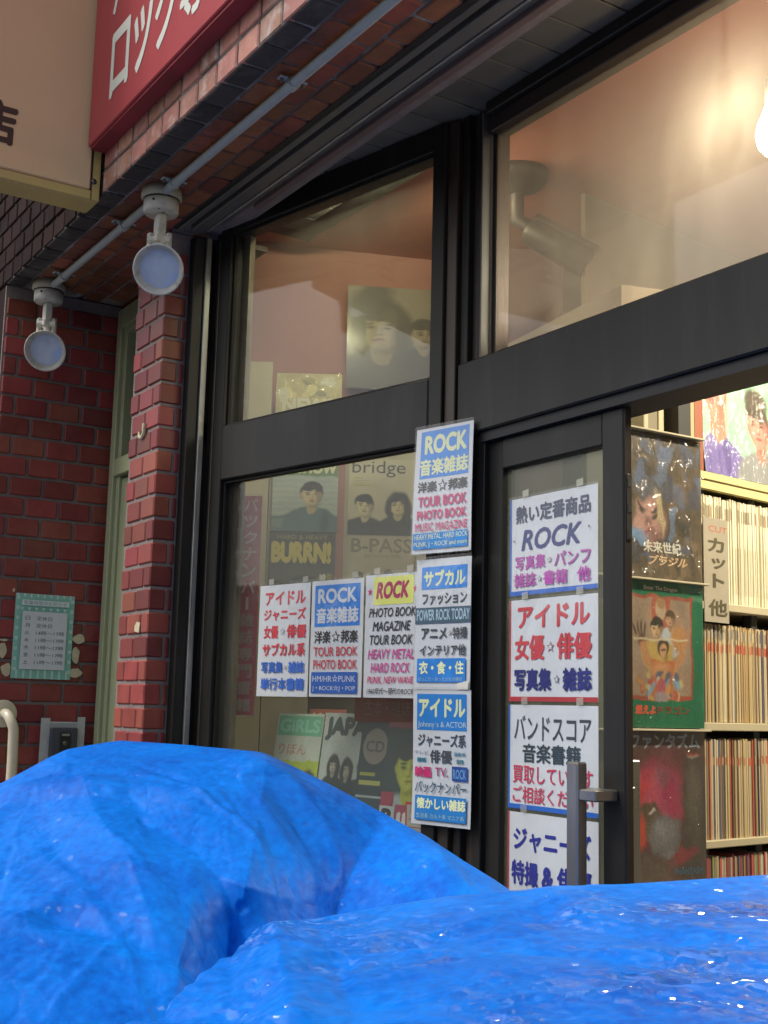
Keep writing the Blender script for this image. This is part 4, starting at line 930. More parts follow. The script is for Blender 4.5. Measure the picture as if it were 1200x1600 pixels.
for k in range(14): pt.e(.1+.8*pt.rs.rand(),.1+.5*pt.rs.rand(),.06+.12*pt.rs.rand(),.04+.08*pt.rs.rand(),[(.70,.60,.26),(.42,.36,.14),(.30,.28,.14),(.62,.58,.4)][k%4],rot=k,soft=.4)
pt.r(-.1,.70,1.1,1.1,(.15,.18,.14)); pt.grain(.15)
it=[('img',pt.a),('t',.10,.42,.9,.68,(.66,.63,.44),'NEWS',{'b':.04})]
board('wrapped_magazine',-3.571,1.838,2.385,.215,.195,it,'yellow magazine in shiny plastic wrap above the transom, at left of the window',film_on=True,group='magazines in the window')
pt=Paint(100,110,(.20,.17,.12),6); pt.e(.2,.4,.35,.6,(.20,.17,.13),soft=1); pt.man(.36,.40,.21,.85,(.06,.052,.042),(.25,.20,.14),(.06,.055,.048),True,-.15); pt.e(.22,.16,.26,.16,(.06,.052,.042),rot=-.5,soft=.5)
pt.man(.80,.44,.12,.88,(.05,.045,.038),(.25,.20,.14),(.05,.048,.043),False,.1).grain(.06)
it=[('img',pt.a)]
sheet('band_poster',.33,.36,it,'dim poster of two dark-haired people on the pink wall seen through the upper pane','poster',(-3.545,2.085,2.565),math.atan2(.905,.425),base=(.4,.36,.26))
# red vertical banner
it=[('r',0,0,1,1,(.36,.03,.055))]
tx='バックナンバー雑誌専門書籍'
for k,ch in enumerate(tx):
    c=(.56,.40,.36) if k<7 else (.34,.22,.20)
    if ch=='ー': it.append(('r',.42,.012+k*.076,.55,.07+k*.076,c))
    else: it.append(('t',.18,.012+k*.076,.84,.072+k*.076,c,ch,{'b':.02}))
sheet('vertical_banner',.066,.665,it,'narrow red vertical banner with white lettering hanging inside the window','banner',(-3.448,1.668,1.47),math.atan2(.80,.60),base=(.36,.03,.055),film_on=True)
mb=MB((-3.45,1.66,0)); bx(-3.475,1.640,.03,1.0,2.16,cream_board,.01); tag(mb.build('cream_strip'),'cream strip of the shelf edge left of the red banner','strip')
# lower magazines standing on the window shelf
mb=MB((-3.2,1.8,1.15)); mb.prism([wp(-.80,.05)[:2],wp(.0,.05)[:2],wp(.0,.34)[:2],wp(-.62,.34)[:2]],1.13,1.155,shelf_back); mb.prism([wp(-.78,.32)[:2],wp(.0,.30)[:2],wp(.0,.33)[:2],wp(-.78,.34)[:2]],.4,1.58,shelf_back); tag(mb.build('window_shelf'),'dark shelf inside the window carrying the lower magazines','shelf')
def low(u,w,h,items,label,n=.16,z=1.157,base=(.4,.4,.36),rot=0): 
    return sheet('music_magazine',w,h,items,label,'magazine',wp(u,n,z),WA+rot,base=base,group='magazines in the window',tilt=R(-8))
LG=(.34,.37,.32)
pt=Paint(80,120,(.42,.44,.36),7); pt.r(-.1,.42,1.1,1.1,(.36,.42,.06)); pt.man(.40,.72,.13,.66,(.09,.08,.05),(.5,.42,.25),(.2,.2,.18)); pt.man(.80,.64,.13,.66,(.07,.06,.05),(.5,.42,.25),(.2,.2,.18),True).grain(.1)
low(-.775,.205,.325,[('img',pt.a),('r',.02,.02,.98,.20,(.14,.36,.22)),('t',.06,.05,.94,.17,(.22,.46,.34),'GiRLS',{'b':.03}),('t',.10,.27,.7,.37,(.45,.14,.10),'りぼん',{'b':.0}),*[]],'green and yellow magazine at the lower left corner of the window')
pt=Paint(90,124,(.38,.40,.36),8)
for q in ((.25,.45,.07,True),(.48,.47,.07,True),(.72,.48,.065,False)): pt.man(q[0],q[1],q[2],.8,(.035,.035,.035),(.34,.31,.24),(.03,.04,.045),q[3])
pt.r(.05,.80,.9,1.1,(.03,.04,.045)).grain(.1)
sheet('red_leaflet',.40,.085,[('r',0,0,1,.2,(.20,.03,.02)),('t',.1,.28,.55,.8,(.30,.17,.12),'古本・雑誌',{'b':.0}),('t',.62,.3,.95,.75,(.30,.17,.12),'買取',{'b':.0})],'dull red strip of leaflet above the lower magazines in the window','leaflet',wp(-.43,.19,1.462),WA,base=(.24,.055,.035))
low(-.685,.16,.34,[('r',0,0,1,1,(.30,.30,.20)),('r',0,.0,1,.16,(.36,.10,.06)),('t',.1,.03,.9,.13,(.5,.45,.3),'ROCKIN',{'b':.02}),('r',.1,.3,.5,.33,(.1,.1,.08)),('r',.1,.38,.7,.41,(.1,.1,.08))],'olive magazine with red heading peeking out behind the green one',n=.20)
low(-.445,.19,.345,[('r',0,0,1,1,(.26,.06,.05)),('t',.08,.03,.92,.14,(.42,.36,.22),'GUITAR',{'b':.03}),('r',.1,.25,.9,.27,(.4,.3,.2))],'red GUITAR magazine peeking out behind the JAPAN magazine',n=.20)
low(-.565,.24,.33,[('img',pt.a),('t',.03,.03,.97,.24,(.035,.05,.05),'JAPAN',{'b':.06})],'pale JAPAN magazine showing three people in black, lower window shelf')
low(-.395,.12,.31,[('r',0,0,1,1,(.03,.05,.06)),('e',.5,.22,.40,.16,(.26,.22,.19)),('t',.2,.17,.8,.27,(.12,.10,.09),'CD',{'b':.02}),('r',.1,.45,.6,.48,(.35,.36,.06)),('r',.1,.52,.8,.56,(.38,.38,.10)),('r',.05,.65,.95,.67,(.3,.33,.34))],'narrow dark magazine with a round CD sticker beside the JAPAN magazine',n=.15)
pt=Paint(88,116,(.03,.05,.055),9); pt.r(-.1,-.1,1.1,.05,(.26,.05,.06)); pt.man(.40,.38,.20,.82,(.035,.045,.04),(.46,.47,.06),(.30,.33,.33)).grain(.1)
it=[('img',pt.a)]
for k in range(6): it.append(('r',.70,.14+k*.07,.95,.165+k*.07,(.26,.30,.28)))
it += [('r',0,.60,.2,.75,(.30,.04,.08)),('r',0,.72,.24,.90,(.40,.42,.42)),('r',.25,.70,.48,.9,(.28,.04,.09)),('r',.49,.72,.72,.92,(.03,.04,.05)),('r',.73,.70,1,.92,(.38,.40,.38)),
       ('t',.04,.74,.20,.88,(.02,.02,.03),'P',{'b':.05}),('t',.29,.76,.44,.88,(.5,.5,.48),'u',{'b':.05}),('t',.53,.75,.68,.89,(.45,.48,.48),'n',{'b':.06}),('t',.77,.72,.95,.90,(.02,.03,.03),'K',{'b':.05})]
low(-.285,.235,.31,it,'dark PUNK magazine with a yellow face, lower window shelf',n=.145)
pt=Paint(88,134,(.12,.11,.12),10,.02)
for k in range(26): pt.e(pt.rs.rand(),.2+.3*pt.rs.rand(),.03+.1*pt.rs.rand(),.01+.04*pt.rs.rand(),[(.30,.04,.05),(.14,.17,.19),(.25,.22,.20),(.05,.05,.06)][k%4],rot=pt.rs.rand()*3,soft=.5,al=.8)
pt.r(-.1,-.1,.8,.14,(.34,.07,.04)); pt.man(.30,.55,.105,.78,(.14,.05,.03),(.40,.35,.28),(.06,.06,.07)); pt.man(.74,.50,.105,.78,(.05,.05,.05),(.36,.32,.26),(.15,.19,.21),True); pt.e(.38,.72,.10,.045,(.40,.34,.27),rot=-.5,soft=.4); pt.p([(.52,.70),(.62,.60),(.70,.72),(.6,.78)],(.38,.28,.05)); pt.e(.88,.60,.04,.07,(.36,.32,.26),soft=.4); pt.r(.25,.84,1.1,1.1,(.24,.03,.12)); pt.r(.35,.97,1.1,1.1,(.30,.12,.04)); pt.grain(.18)
it=[('img',pt.a),('t',.08,.02,.9,.07,(.34,.17,.10),'VISUAL MUSIC',{'b':0}),('t',.10,.09,.92,.22,(.30,.26,.22),'昔の雑誌',{'b':.0}),('t',.30,.86,.92,.96,(.50,.05,.26),'SEX特集',{'b':.03})]
low(-.075,.235,.36,it,'dark magazine with two people and pink lettering, by the post column',n=.14)
sheet('price_card',.085,.12,[('r',0,0,1,1,(.42,.06,.06)),('r',.07,.06,.93,.94,(.40,.38,.34)),('t',.15,.14,.85,.24,(.42,.07,.07),'パンフ',{'b':0}),('r',.15,.34,.85,.36,(.35,.1,.1)),('r',.15,.5,.7,.52,(.35,.1,.1)),('t',.15,.62,.8,.78,(.42,.07,.07),'半額',{'b':.02})],'red bordered white card low in the window beside the post column','card',wp(-.085,.05,1.15),WA,base=(.4,.38,.34))

# ---- rack of wrapped film programmes just inside the open door
rk=thing('programme_rack','dark rack panel carrying three wrapped film programmes inside the doorway','rack',(-2.27,2.2,0)); RKO=(-2.27,2.2,0)
mb=MB(RKO); mb.box(-2.285,-2.268,2.02,2.402,.2,2.205,shelf_back,.002); mb.build('back_panel',rk)
for z in (1.834,1.468,1.10): b=MB(RKO); b.box(-2.2678,-2.235,2.02,2.405,z-.006,z-.001,cream_board,.001); b.build('ledge',rk)
b=MB(RKO); b.box(-2.2678,-2.235,2.02,2.398,2.2035,2.2085,cream_board,.001); b.build('top_rail',rk)
def prog(z,items,label,base):
    o=sheet('film_programme',.262,.364,items,label,'programme',(-2.252,2.134,z),R(90),base=base,thick=.006,film_on=True,group='wrapped film programmes'); return o
import random as _r2
rr=_r2.Random(5)
pt=Paint(96,134,(.11,.085,.055),11,.05)
for k in range(120):
    q=[(.13,.10,.07),(.07,.08,.11),(.10,.12,.18),(.15,.10,.06),(.06,.055,.045),(.20,.15,.09),(.09,.07,.05)][k%7]
    pt.e(pt.rs.rand(),pt.rs.rand(),.02+pt.rs.rand()*.09,.015+pt.rs.rand()*.06,q,rot=pt.rs.rand()*3,soft=.6,al=.75)
pt.p([(.38,.34),(.48,.06),(.60,.03),(.50,.36)],(.14,.18,.27),.8); pt.p([(.10,.30),(.16,.16),(.22,.30),(.34,.34),(.26,.42),(.12,.40)],(.11,.15,.24),.8); pt.e(.32,.40,.24,.06,(.10,.10,.11),soft=.5)
pt.e(.34,.60,.22,.15,(.24,.13,.11),soft=.3); pt.e(.28,.58,.17,.13,(.40,.24,.20),soft=.4); pt.e(.22,.54,.05,.02,(.08,.06,.05),soft=.8); pt.e(.38,.56,.05,.02,(.08,.06,.05),soft=.8); pt.e(.21,.51,.07,.014,(.07,.05,.04),rot=.2,soft=.6); pt.e(.39,.52,.07,.014,(.07,.05,.04),rot=-.1,soft=.6); pt.e(.31,.62,.04,.04,(.24,.13,.11),soft=.9); pt.e(.32,.69,.06,.014,(.24,.07,.07),soft=.6)
pt.e(.46,.55,.05,.16,(.42,.34,.20),rot=-.15,soft=.5); pt.e(.16,.72,.12,.06,(.16,.26,.40),soft=.5); pt.p([(.60,.50),(.68,.54),(.66,.72),(.60,.74)],(.14,.20,.30),.8); pt.grain(.2)
it=[('img',pt.a),
       ('t',.22,.745,.72,.825,(.62,.60,.50),'未来世紀',{'b':.02,'s':-.1}),('t',.28,.84,.80,.91,(.60,.40,.22),'ブラジル',{'b':.03,'s':.3})]
prog(1.836,it,'dark brown wrapped film programme titled 未来世紀, topmost of the rack',(.08,.065,.05))
pt=Paint(96,134,(.012,.14,.065),12,.012)
pt.p([(.66,.0),(1,.0),(1,.20),(.78,.14)],(.10,.26,.16),.6); pt.r(.02,.11,.86,.82,(.32,.07,.04)); pt.r(.06,.135,.83,.79,(.30,.22,.155))
for k in range(40): pt.e(.08+.72*pt.rs.rand(),.14+.6*pt.rs.rand(),.02+.07*pt.rs.rand(),.02+.06*pt.rs.rand(),[(.33,.24,.17),(.25,.18,.13),(.36,.22,.13)][k%3],soft=1,al=.6)
pt.r(.32,.10,.56,.34,(.36,.10,.06)); pt.e(.44,.20,.07,.07,(.44,.33,.22),soft=.3); pt.e(.44,.16,.06,.04,(.34,.20,.10),soft=.5)
pt.man(.56,.27,.055,.85,(.08,.05,.03),(.46,.28,.17),(.40,.44,.46)); pt.man(.39,.33,.07,.78,(.035,.03,.025),(.50,.33,.19),(.46,.32,.10)); pt.e(.66,.40,.10,.09,(.44,.22,.08),soft=.5)
for k in range(4): pt.e(.10+.045*k,.33+.01*abs(k-1.5),.014,.05,(.10,.06,.04),rot=-.5+.25*k,soft=.5); pt.e(.70+.04*k,.34+.006*k,.012,.045,(.40,.20,.10),rot=.1+.2*k,soft=.5)
pt.e(.19,.42,.05,.05,(.12,.07,.05),soft=.4); pt.e(.75,.42,.05,.05,(.38,.19,.09),soft=.4)
pt.p([(.16,.44),(.23,.42),(.30,.54),(.40,.58),(.36,.66),(.22,.58)],(.44,.22,.10)); pt.p([(.78,.43),(.71,.43),(.64,.54),(.54,.58),(.60,.66),(.72,.57)],(.44,.22,.10))
pt.p([(.30,.56),(.62,.56),(.58,.70),(.60,.82),(.30,.82),(.34,.70)],(.44,.14,.05)); pt.e(.44,.62,.12,.05,(.52,.26,.12),soft=.7); pt.e(.46,.47,.07,.065,(.05,.04,.03),soft=.2); pt.e(.46,.49,.045,.05,(.50,.28,.14),soft=.3); pt.e(.46,.485,.035,.008,(.08,.05,.04),soft=.5)
pt.r(.08,.405,.80,.418,(.56,.46,.30)); 
for k in range(26):
    a=pt.rs.rand(); pt.e(.08+.70*a,.64+.17*pt.rs.rand()+.06*abs(a-.5)*0,.02+.05*pt.rs.rand(),.012+.025*pt.rs.rand(),[(.18,.32,.42),(.46,.36,.16),(.12,.12,.16),(.50,.26,.09),(.38,.09,.07),(.50,.44,.34),(.44,.20,.07)][k%7],rot=pt.rs.rand()*3,soft=.4)
pt.e(.44,.73,.06,.06,(.40,.10,.12),soft=.3); pt.e(.44,.80,.09,.05,(.30,.24,.24),soft=.4); pt.r(-.1,.82,1.1,1.1,(.012,.14,.065)); pt.r(.855,.14,1.1,1.1,(.012,.14,.065)); pt.r(-.1,.08,1.1,.11,(.012,.14,.065)); pt.grain(.14)
it=[('img',pt.a),('t',.22,.05,.66,.085,(.66,.62,.46),'Enter The Dragon',{'b':.03}),
    ('r',0,.80,.07,.845,(.55,.50,.42)),('t',.10,.85,.36,.915,(.62,.10,.05),'燃えよ',{'b':.06}),('t',.38,.855,.80,.91,(.30,.05,.02),'ドラゴン',{'b':.02})]
prog(1.470,it,'green bordered wrapped film programme titled 燃えよドラゴン, middle of the rack',(.012,.135,.06))
pt=Paint(96,134,(.10,.055,.045),13,.03)
pt.e(.42,.46,.36,.30,(.20,.045,.06),soft=.7); pt.e(.36,.46,.28,.22,(.34,.04,.09),soft=.6); pt.e(.24,.42,.16,.12,(.46,.05,.06),soft=.7); pt.e(.42,.32,.12,.08,(.26,.08,.11),soft=.8); pt.p([(.12,.56),(.24,.42),(.36,.32),(.56,.60),(.40,.52)],(.38,.08,.13),.6)
pt.e(.26,.60,.18,.10,(.10,.07,.04),soft=.3); pt.e(.16,.68,.10,.11,(.50,.07,.04),soft=.5); pt.e(.30,.56,.03,.01,(.5,.45,.4),soft=.8)
pt.e(.49,.71,.20,.15,(.13,.115,.11),soft=.15); pt.e(.45,.68,.15,.11,(.20,.185,.18),soft=.9); pt.e(.50,.82,.08,.02,(.24,.22,.22),soft=.8,al=.7); pt.e(.40,.64,.05,.04,(.26,.25,.25),soft=1,al=.8)
pt.r(.70,.20,1.1,1.1,(.075,.06,.05),.9,.05); pt.e(.85,.5,.08,.25,(.12,.10,.075),soft=1); pt.p([(.45,.86),(.85,.74),(.9,.80),(.5,.92)],(.26,.04,.05),.7); pt.e(.25,.92,.3,.1,(.14,.10,.08),soft=1); pt.p([(.72,.165),(.95,.165),(.84,.205)],(.36,.08,.05)); pt.p([(.76,.187),(.92,.187),(.84,.212)],(.42,.40,.34)); pt.grain(.2)
it=[('img',pt.a),
    ('t',.03,.03,.93,.135,(.28,.31,.34),'ファンタズム',{'b':.03,'s':-.1}),('t',.58,.915,.95,.96,(.06,.17,.26),'PHANTASM',{'b':.01})]
prog(1.104,it,'dark red wrapped film programme titled ファンタズム with a grey ball, lowest of the rack',(.085,.045,.04))

# ---- record and magazine shelf
SD=Vector((-.132,.991,0)); SN=Vector((.991,.132,0)); SO3=Vector((-2.4,2.67,0)); SRZ=math.atan2(.991,-.132)
sh=thing('magazine_shelf','yellow-cream shelf unit packed with magazines inside the doorway','shelf',SO3,SRZ)
for z,t,mm in ((2.142,.022,shelf_yellow),(1.785,.022,cream_board),(1.462,.022,cream_board),(1.158,.020,cream_board),(.85,.02,cream_board)):
    b=MB(); b.box(-.30,1.3,-.005,.27,z,z+t,mm,.002); b.build('shelf_board',sh)
b=MB(); b.box(-.30,1.3,.27,.285,.1,3.0,shelf_back); b.build('back_panel',sh)
b=MB(); b.box(-.30,1.3,.0,.02,2.118,2.141,shelf_yellow); b.build('front_rail',sh)
b=MB(); b.box(.120,.150,.02,.05,.1,2.118,dark_card,.002); b.lathe([(0,-.004),(.007,-.003),(.007,0)],(.135,.02,2.108),(0,1,0),12,metal_grey); b.build('upright',sh)
def spines(name,z,H,cols,label,t0,t1,s0=-.16,s1=1.25,jit=.006,band=None,inset=.01,title=None):
    rr=_r2.Random(int(z*100)); mb=MB((SO3.x,SO3.y,z)); s=s0
    def P(s_,n_,z_): return SO3+SD*s_-SN*n_+Vector((0,0,z_))
    while s<s1:
        t=t0+rr.random()*(t1-t0); h=H+rr.uniform(-jit,jit*.4); n0=inset+rr.uniform(-.003,.003); c=ink(rr.choice(cols),False)
        a=[P(s,n0,z),P(s+t-.0005,n0,z),P(s+t-.0005,n0+.2,z),P(s,n0+.2,z)]; b_=[p+Vector((0,0,h)) for p in a]
        vs=a+b_; mb.add(vs,[(0,1,5,4),(1,2,6,5),(3,0,4,7),(4,5,6,7)],c)
        if band and rr.random()<.85:
            for zz,hh,cc in band:
                if rr.random()<.8:
                    q=ink(rr.choice(cc),False); e=SN*.0004
                    mb.add([P(s+.0004,n0,z+h*zz)+e,P(s+t-.0009,n0,z+h*zz)+e,P(s+t-.0009,n0,z+h*(zz+hh))+e,P(s+.0004,n0,z+h*(zz+hh))+e],[(0,1,2,3)],q)
        s+=t
    return tag(mb.build(name),label,'magazines',kind='stuff')
CR=[(.74,.68,.50),(.70,.64,.46),(.76,.70,.54),(.66,.60,.42),(.72,.68,.52)]
spines('magazine_row',1.808,.293,CR,'row of cream-white magazines on the upper shelf inside the door',.004,.0065,band=[(.80,.12,[(.25,.22,.15),(.40,.36,.26),(.30,.20,.12)]),(.10,.45,[(.66,.60,.42),(.60,.54,.38)])])
MX=[(.50,.40,.24),(.40,.28,.14),(.55,.46,.30),(.30,.20,.12),(.16,.12,.08),(.58,.50,.34),(.10,.11,.16),(.45,.33,.16),(.52,.42,.22),(.35,.16,.10)]
spines('magazine_row',1.485,.262,MX,'row of mixed brown and cream magazines on the middle shelf',.0028,.0075,band=[(.72,.09,[(.50,.10,.06),(.45,.22,.12),(.55,.16,.10)]),(.86,.1,[(.25,.22,.18),(.5,.42,.3)])])
spines('magazine_row',1.1785,.262,MX+[(.42,.10,.07),(.5,.4,.25)],'row of mixed magazines with orange bands on the lower shelf',.0028,.0085,band=[(.74,.08,[(.52,.14,.07),(.45,.25,.15)])])
spines('magazine_row',.872,.262,[(.45,.10,.10),(.50,.42,.28),(.22,.28,.10),(.15,.10,.12),(.40,.30,.2),(.30,.06,.06),(.55,.48,.34)],'row of red and green spined magazines on the lowest visible shelf',.004,.010)
# shelf divider card
sheet('divider_card',.112,.285,[('r',0,0,1,1,(.34,.30,.23)),('t',.20,.075,.96,.135,(.42,.10,.06),'CUT',{'b':.0}),('t',.16,.19,.84,.33,(.09,.075,.04),'カ',{'b':.03}),('t',.30,.385,.88,.49,(.09,.075,.04),'ッ',{'b':.03}),('t',.34,.535,.82,.67,(.09,.075,.04),'ト',{'b':.03}),('t',.16,.78,.92,.94,(.09,.075,.04),'他',{'b':.02})],
   'beige divider card reading CUT カット他 in front of the white magazines','card',SO3+SD*-.137+SN*.006+Vector((0,0,1.752)),SRZ,base=(.47,.42,.33),gloss=False)
# big wrapped poster on top of the shelf
pt=Paint(190,134,(.34,.60,.42),14,.006)
pt.e(.13,.40,.095,.24,(.60,.25,.16),soft=.1); pt.p([(.065,.50),(.19,.50),(.19,.80),(.07,.80)],(.60,.27,.19)); pt.e(.17,.42,.05,.22,(.48,.17,.11),soft=.9,al=.7); pt.e(.10,.50,.03,.03,(.40,.14,.10),soft=.8); pt.e(.10,.33,.03,.015,(.30,.12,.09),soft=.8)
pt.p([(0,.82),(.03,.76),(.07,.73),(.12,.80),(.19,.74),(.26,.80),(.33,.88),(.37,1.02),(0,1.02)],(.20,.16,.40)); pt.p([(.14,.80),(.19,.75),(.21,.90),(.17,1.02)],(.13,.10,.28),.8)
for k in range(4): pt.p([(.04+.07*k,.84),(.055+.07*k,.84),(.045+.08*k,1.02),(.03+.08*k,1.02)],(.14,.11,.30),.7)
pt.man(.455,.60,.078,1.75,(.10,.08,.06),(.68,.33,.26),(.27,.28,.28),False,-.05)
pt.e(.46,.44,.095,.10,(.12,.10,.075),rot=.2,soft=.3); pt.man(.85,.55,.09,1.7,(.3,.2,.1),(.66,.32,.25),(.4,.2,.1),True).grain(.07)
it=[('img',pt.a)]
sheet('wrapped_poster',.62,.44,it,'large mint green poster of two figures in crinkled plastic on top of the shelf','poster',SO3+SD*-.112+SN*.0+Vector((0,0,2.166)),SRZ,base=(.36,.62,.42),film_on=True,tilt=R(-6))
# things left of the poster, on top behind the rack
def upr(name,s0,s1,z0,z1,m,label,cat,n0=.0,n1=.18):
    b=MB((SO3.x,SO3.y,z0)); a=[SO3+SD*s0-SN*n0,SO3+SD*s1-SN*n0,SO3+SD*s1-SN*n1,SO3+SD*s0-SN*n1]; b.prism([(p.x,p.y) for p in a],z0,z1,m); return tag(b.build(name),label,cat)
upr('reddish_book',-.160,-.122,2.166,2.62,mat('red_brown_cover',(.32,.10,.05),.6,var=.1),'red-brown boxed book standing left of the wrapped poster','book')
upr('pale_book',-.178,-.162,2.166,2.60,mat('tan_cover',(.45,.33,.18),.6,var=.1),'thin tan book between the black file and the red-brown book','book')
upr('black_file',-.232,-.180,2.166,2.585,dark_card,'black file box with a torn label on top of the shelf','file')
b=MB((SO3.x,SO3.y,2.5)); p=[SO3+SD*a+SN*.001 for a in (-.222,-.196)]; b.add([p[0]+Vector((0,0,2.40)),p[1]+Vector((0,0,2.39)),p[1]+Vector((0,0,2.46)),p[0]+Vector((0,0,2.46))],[(0,1,2,3)],ink((.66,.55,.30))); tag(b.build('torn_label'),'torn pale paper label stuck on the black file','label')
cb=thing('cardboard_carton','open cardboard carton with pale papers on top of the shelf','carton',SO3+SD*-.3+Vector((0,0,2.166)),SRZ)
b=MB(); b.box(-.06,.055,-.0,.2,0,.05,cardboard,.002); b.box(-.06,.055,0,.2,.34,.40,cardboard,.002); b.box(-.06,.055,.18,.2,.05,.34,cardboard,.002); b.build('carton',cb)
b=MB(); b.box(-.055,-.035,.02,.17,.0505,.335,cream_board,.002); b.box(.022,.045,.03,.17,.0505,.33,ink((.55,.45,.28)),.002); b.build('papers',cb)
b=MB(); b.box(-.033,.018,.03,.15,.0505,.30,ink((.20,.17,.11)),.003); b.build('folder',cb)
TARP_L = [
  [(-2.859,0.720,0.000), (-2.956,0.941,0.000), (-2.956,1.091,0.000), (-2.909,1.201,0.000), (-2.778,1.315,0.000), (-2.612,1.408,0.000), (-2.321,1.531,0.000), (-1.980,1.583,0.000), (-1.839,1.618,0.000)],
  [(-2.860,0.625,1.202), (-2.955,0.850,1.279), (-2.943,0.999,1.355), (-2.903,1.117,1.379), (-2.767,1.239,1.376), (-2.605,1.345,1.366), (-2.312,1.490,1.253), (-1.969,1.563,1.135), (-1.824,1.605,1.019)],
  [(-2.705,0.589,1.244), (-2.785,0.799,1.318), (-2.807,0.951,1.392), (-2.790,1.072,1.413), (-2.657,1.188,1.408), (-2.499,1.288,1.397), (-2.204,1.416,1.290), (-1.851,1.469,1.179), (-1.748,1.538,1.061)],
  [(-2.547,0.559,1.200), (-2.553,0.737,1.275), (-2.532,0.863,1.325), (-2.493,0.962,1.348), (-2.425,1.087,1.363), (-2.335,1.210,1.374), (-2.143,1.363,1.259), (-1.756,1.339,1.190), (-1.648,1.416,1.058)],
  [(-2.440,0.540,1.156), (-2.421,0.702,1.237), (-2.374,0.813,1.267), (-2.338,0.906,1.291), (-2.276,1.023,1.311), (-2.161,1.110,1.289), (-2.095,1.291,1.213), (-1.769,1.282,1.151), (-1.587,1.325,1.040)],
  [(-2.156,0.485,1.107), (-2.197,0.644,1.171), (-2.159,0.741,1.192), (-2.120,0.840,1.208), (-2.074,0.950,1.224), (-1.992,1.004,1.194), (-2.033,1.201,1.128), (-1.753,1.195,1.079), (-1.574,1.252,0.995)],
  [(-1.913,0.438,1.056), (-1.974,0.585,1.111), (-1.942,0.673,1.118), (-1.933,0.761,1.122), (-1.935,0.870,1.128), (-1.981,0.985,1.087), (-1.840,1.020,1.039), (-1.683,1.080,0.981), (-1.541,1.156,0.909)],
  [(-1.774,0.414,0.985), (-1.810,0.545,1.024), (-1.797,0.621,1.035), (-1.783,0.699,1.038), (-1.776,0.785,1.039), (-1.880,0.919,0.964), (-1.760,0.960,0.914), (-1.629,1.017,0.854), (-1.502,1.085,0.814)],
  [(-1.704,0.450,0.350), (-1.704,0.563,0.350), (-1.705,0.635,0.350), (-1.704,0.711,0.350), (-1.725,0.790,0.350), (-1.780,0.891,0.350), (-1.691,0.937,0.350), (-1.575,0.990,0.350), (-1.462,1.055,0.350)],
  [(-1.626,0.461,0.000), (-1.630,0.567,0.000), (-1.634,0.635,0.000), (-1.636,0.706,0.000), (-1.659,0.782,0.000), (-1.735,0.887,0.000), (-1.658,0.934,0.000), (-1.544,0.983,0.000), (-1.426,1.037,0.000)],
]
TARP_R = [
  [(-1.813,0.914,0.000), (-1.776,0.971,0.000), (-1.721,1.058,0.000), (-1.663,1.149,0.000), (-1.586,1.271,0.000), (-1.489,1.423,0.000), (-1.393,1.575,0.000), (-1.296,1.727,0.000), (-1.200,1.879,0.000)],
  [(-1.793,0.870,0.700), (-1.755,0.929,0.700), (-1.698,1.020,0.700), (-1.638,1.115,0.700), (-1.557,1.241,0.700), (-1.457,1.399,0.700), (-1.357,1.557,0.700), (-1.257,1.715,0.700), (-1.156,1.873,0.700)],
  [(-1.724,0.830,1.081), (-1.708,0.910,1.153), (-1.662,0.983,1.175), (-1.601,1.078,1.196), (-1.520,1.207,1.218), (-1.418,1.367,1.236), (-1.316,1.528,1.249), (-1.214,1.690,1.257), (-1.111,1.851,1.266)],
  [(-1.656,0.787,1.098), (-1.658,0.878,1.187), (-1.611,0.952,1.203), (-1.552,1.045,1.224), (-1.473,1.169,1.243), (-1.374,1.325,1.259), (-1.275,1.481,1.274), (-1.176,1.638,1.283), (-1.076,1.794,1.291)],
  [(-1.575,0.690,1.029), (-1.563,0.785,1.178), (-1.490,0.862,1.197), (-1.410,0.950,1.218), (-1.339,1.063,1.237), (-1.249,1.204,1.253), (-1.159,1.346,1.265), (-1.069,1.488,1.273), (-0.979,1.630,1.281)],
  [(-1.429,0.548,0.968), (-1.450,0.663,1.167), (-1.307,0.740,1.198), (-1.228,0.828,1.220), (-1.166,0.926,1.235), (-1.088,1.048,1.248), (-1.010,1.171,1.261), (-0.932,1.294,1.267), (-0.853,1.417,1.274)],
  [(-1.299,0.379,0.895), (-1.354,0.554,1.159), (-1.159,0.636,1.192), (-1.053,0.711,1.218), (-0.984,0.782,1.236), (-0.919,0.885,1.248), (-0.853,0.988,1.260), (-0.788,1.092,1.265), (-0.722,1.195,1.271)],
  [(-1.147,0.245,0.847), (-1.242,0.431,1.143), (-1.009,0.519,1.179), (-0.878,0.595,1.206), (-0.819,0.651,1.218), (-0.765,0.736,1.230), (-0.711,0.821,1.242), (-0.643,0.928,1.245), (-0.575,1.034,1.248)],
  [(-1.009,0.202,0.850), (-0.937,0.315,0.850), (-0.865,0.428,0.850), (-0.800,0.531,0.850), (-0.754,0.604,0.850), (-0.708,0.677,0.850), (-0.650,0.768,0.850), (-0.592,0.859,0.850), (-0.522,0.969,0.850)],
  [(-0.901,0.260,0.000), (-0.845,0.348,0.000), (-0.789,0.436,0.000), (-0.739,0.515,0.000), (-0.703,0.572,0.000), (-0.667,0.629,0.000), (-0.622,0.699,0.000), (-0.577,0.770,0.000), (-0.523,0.855,0.000)],
]

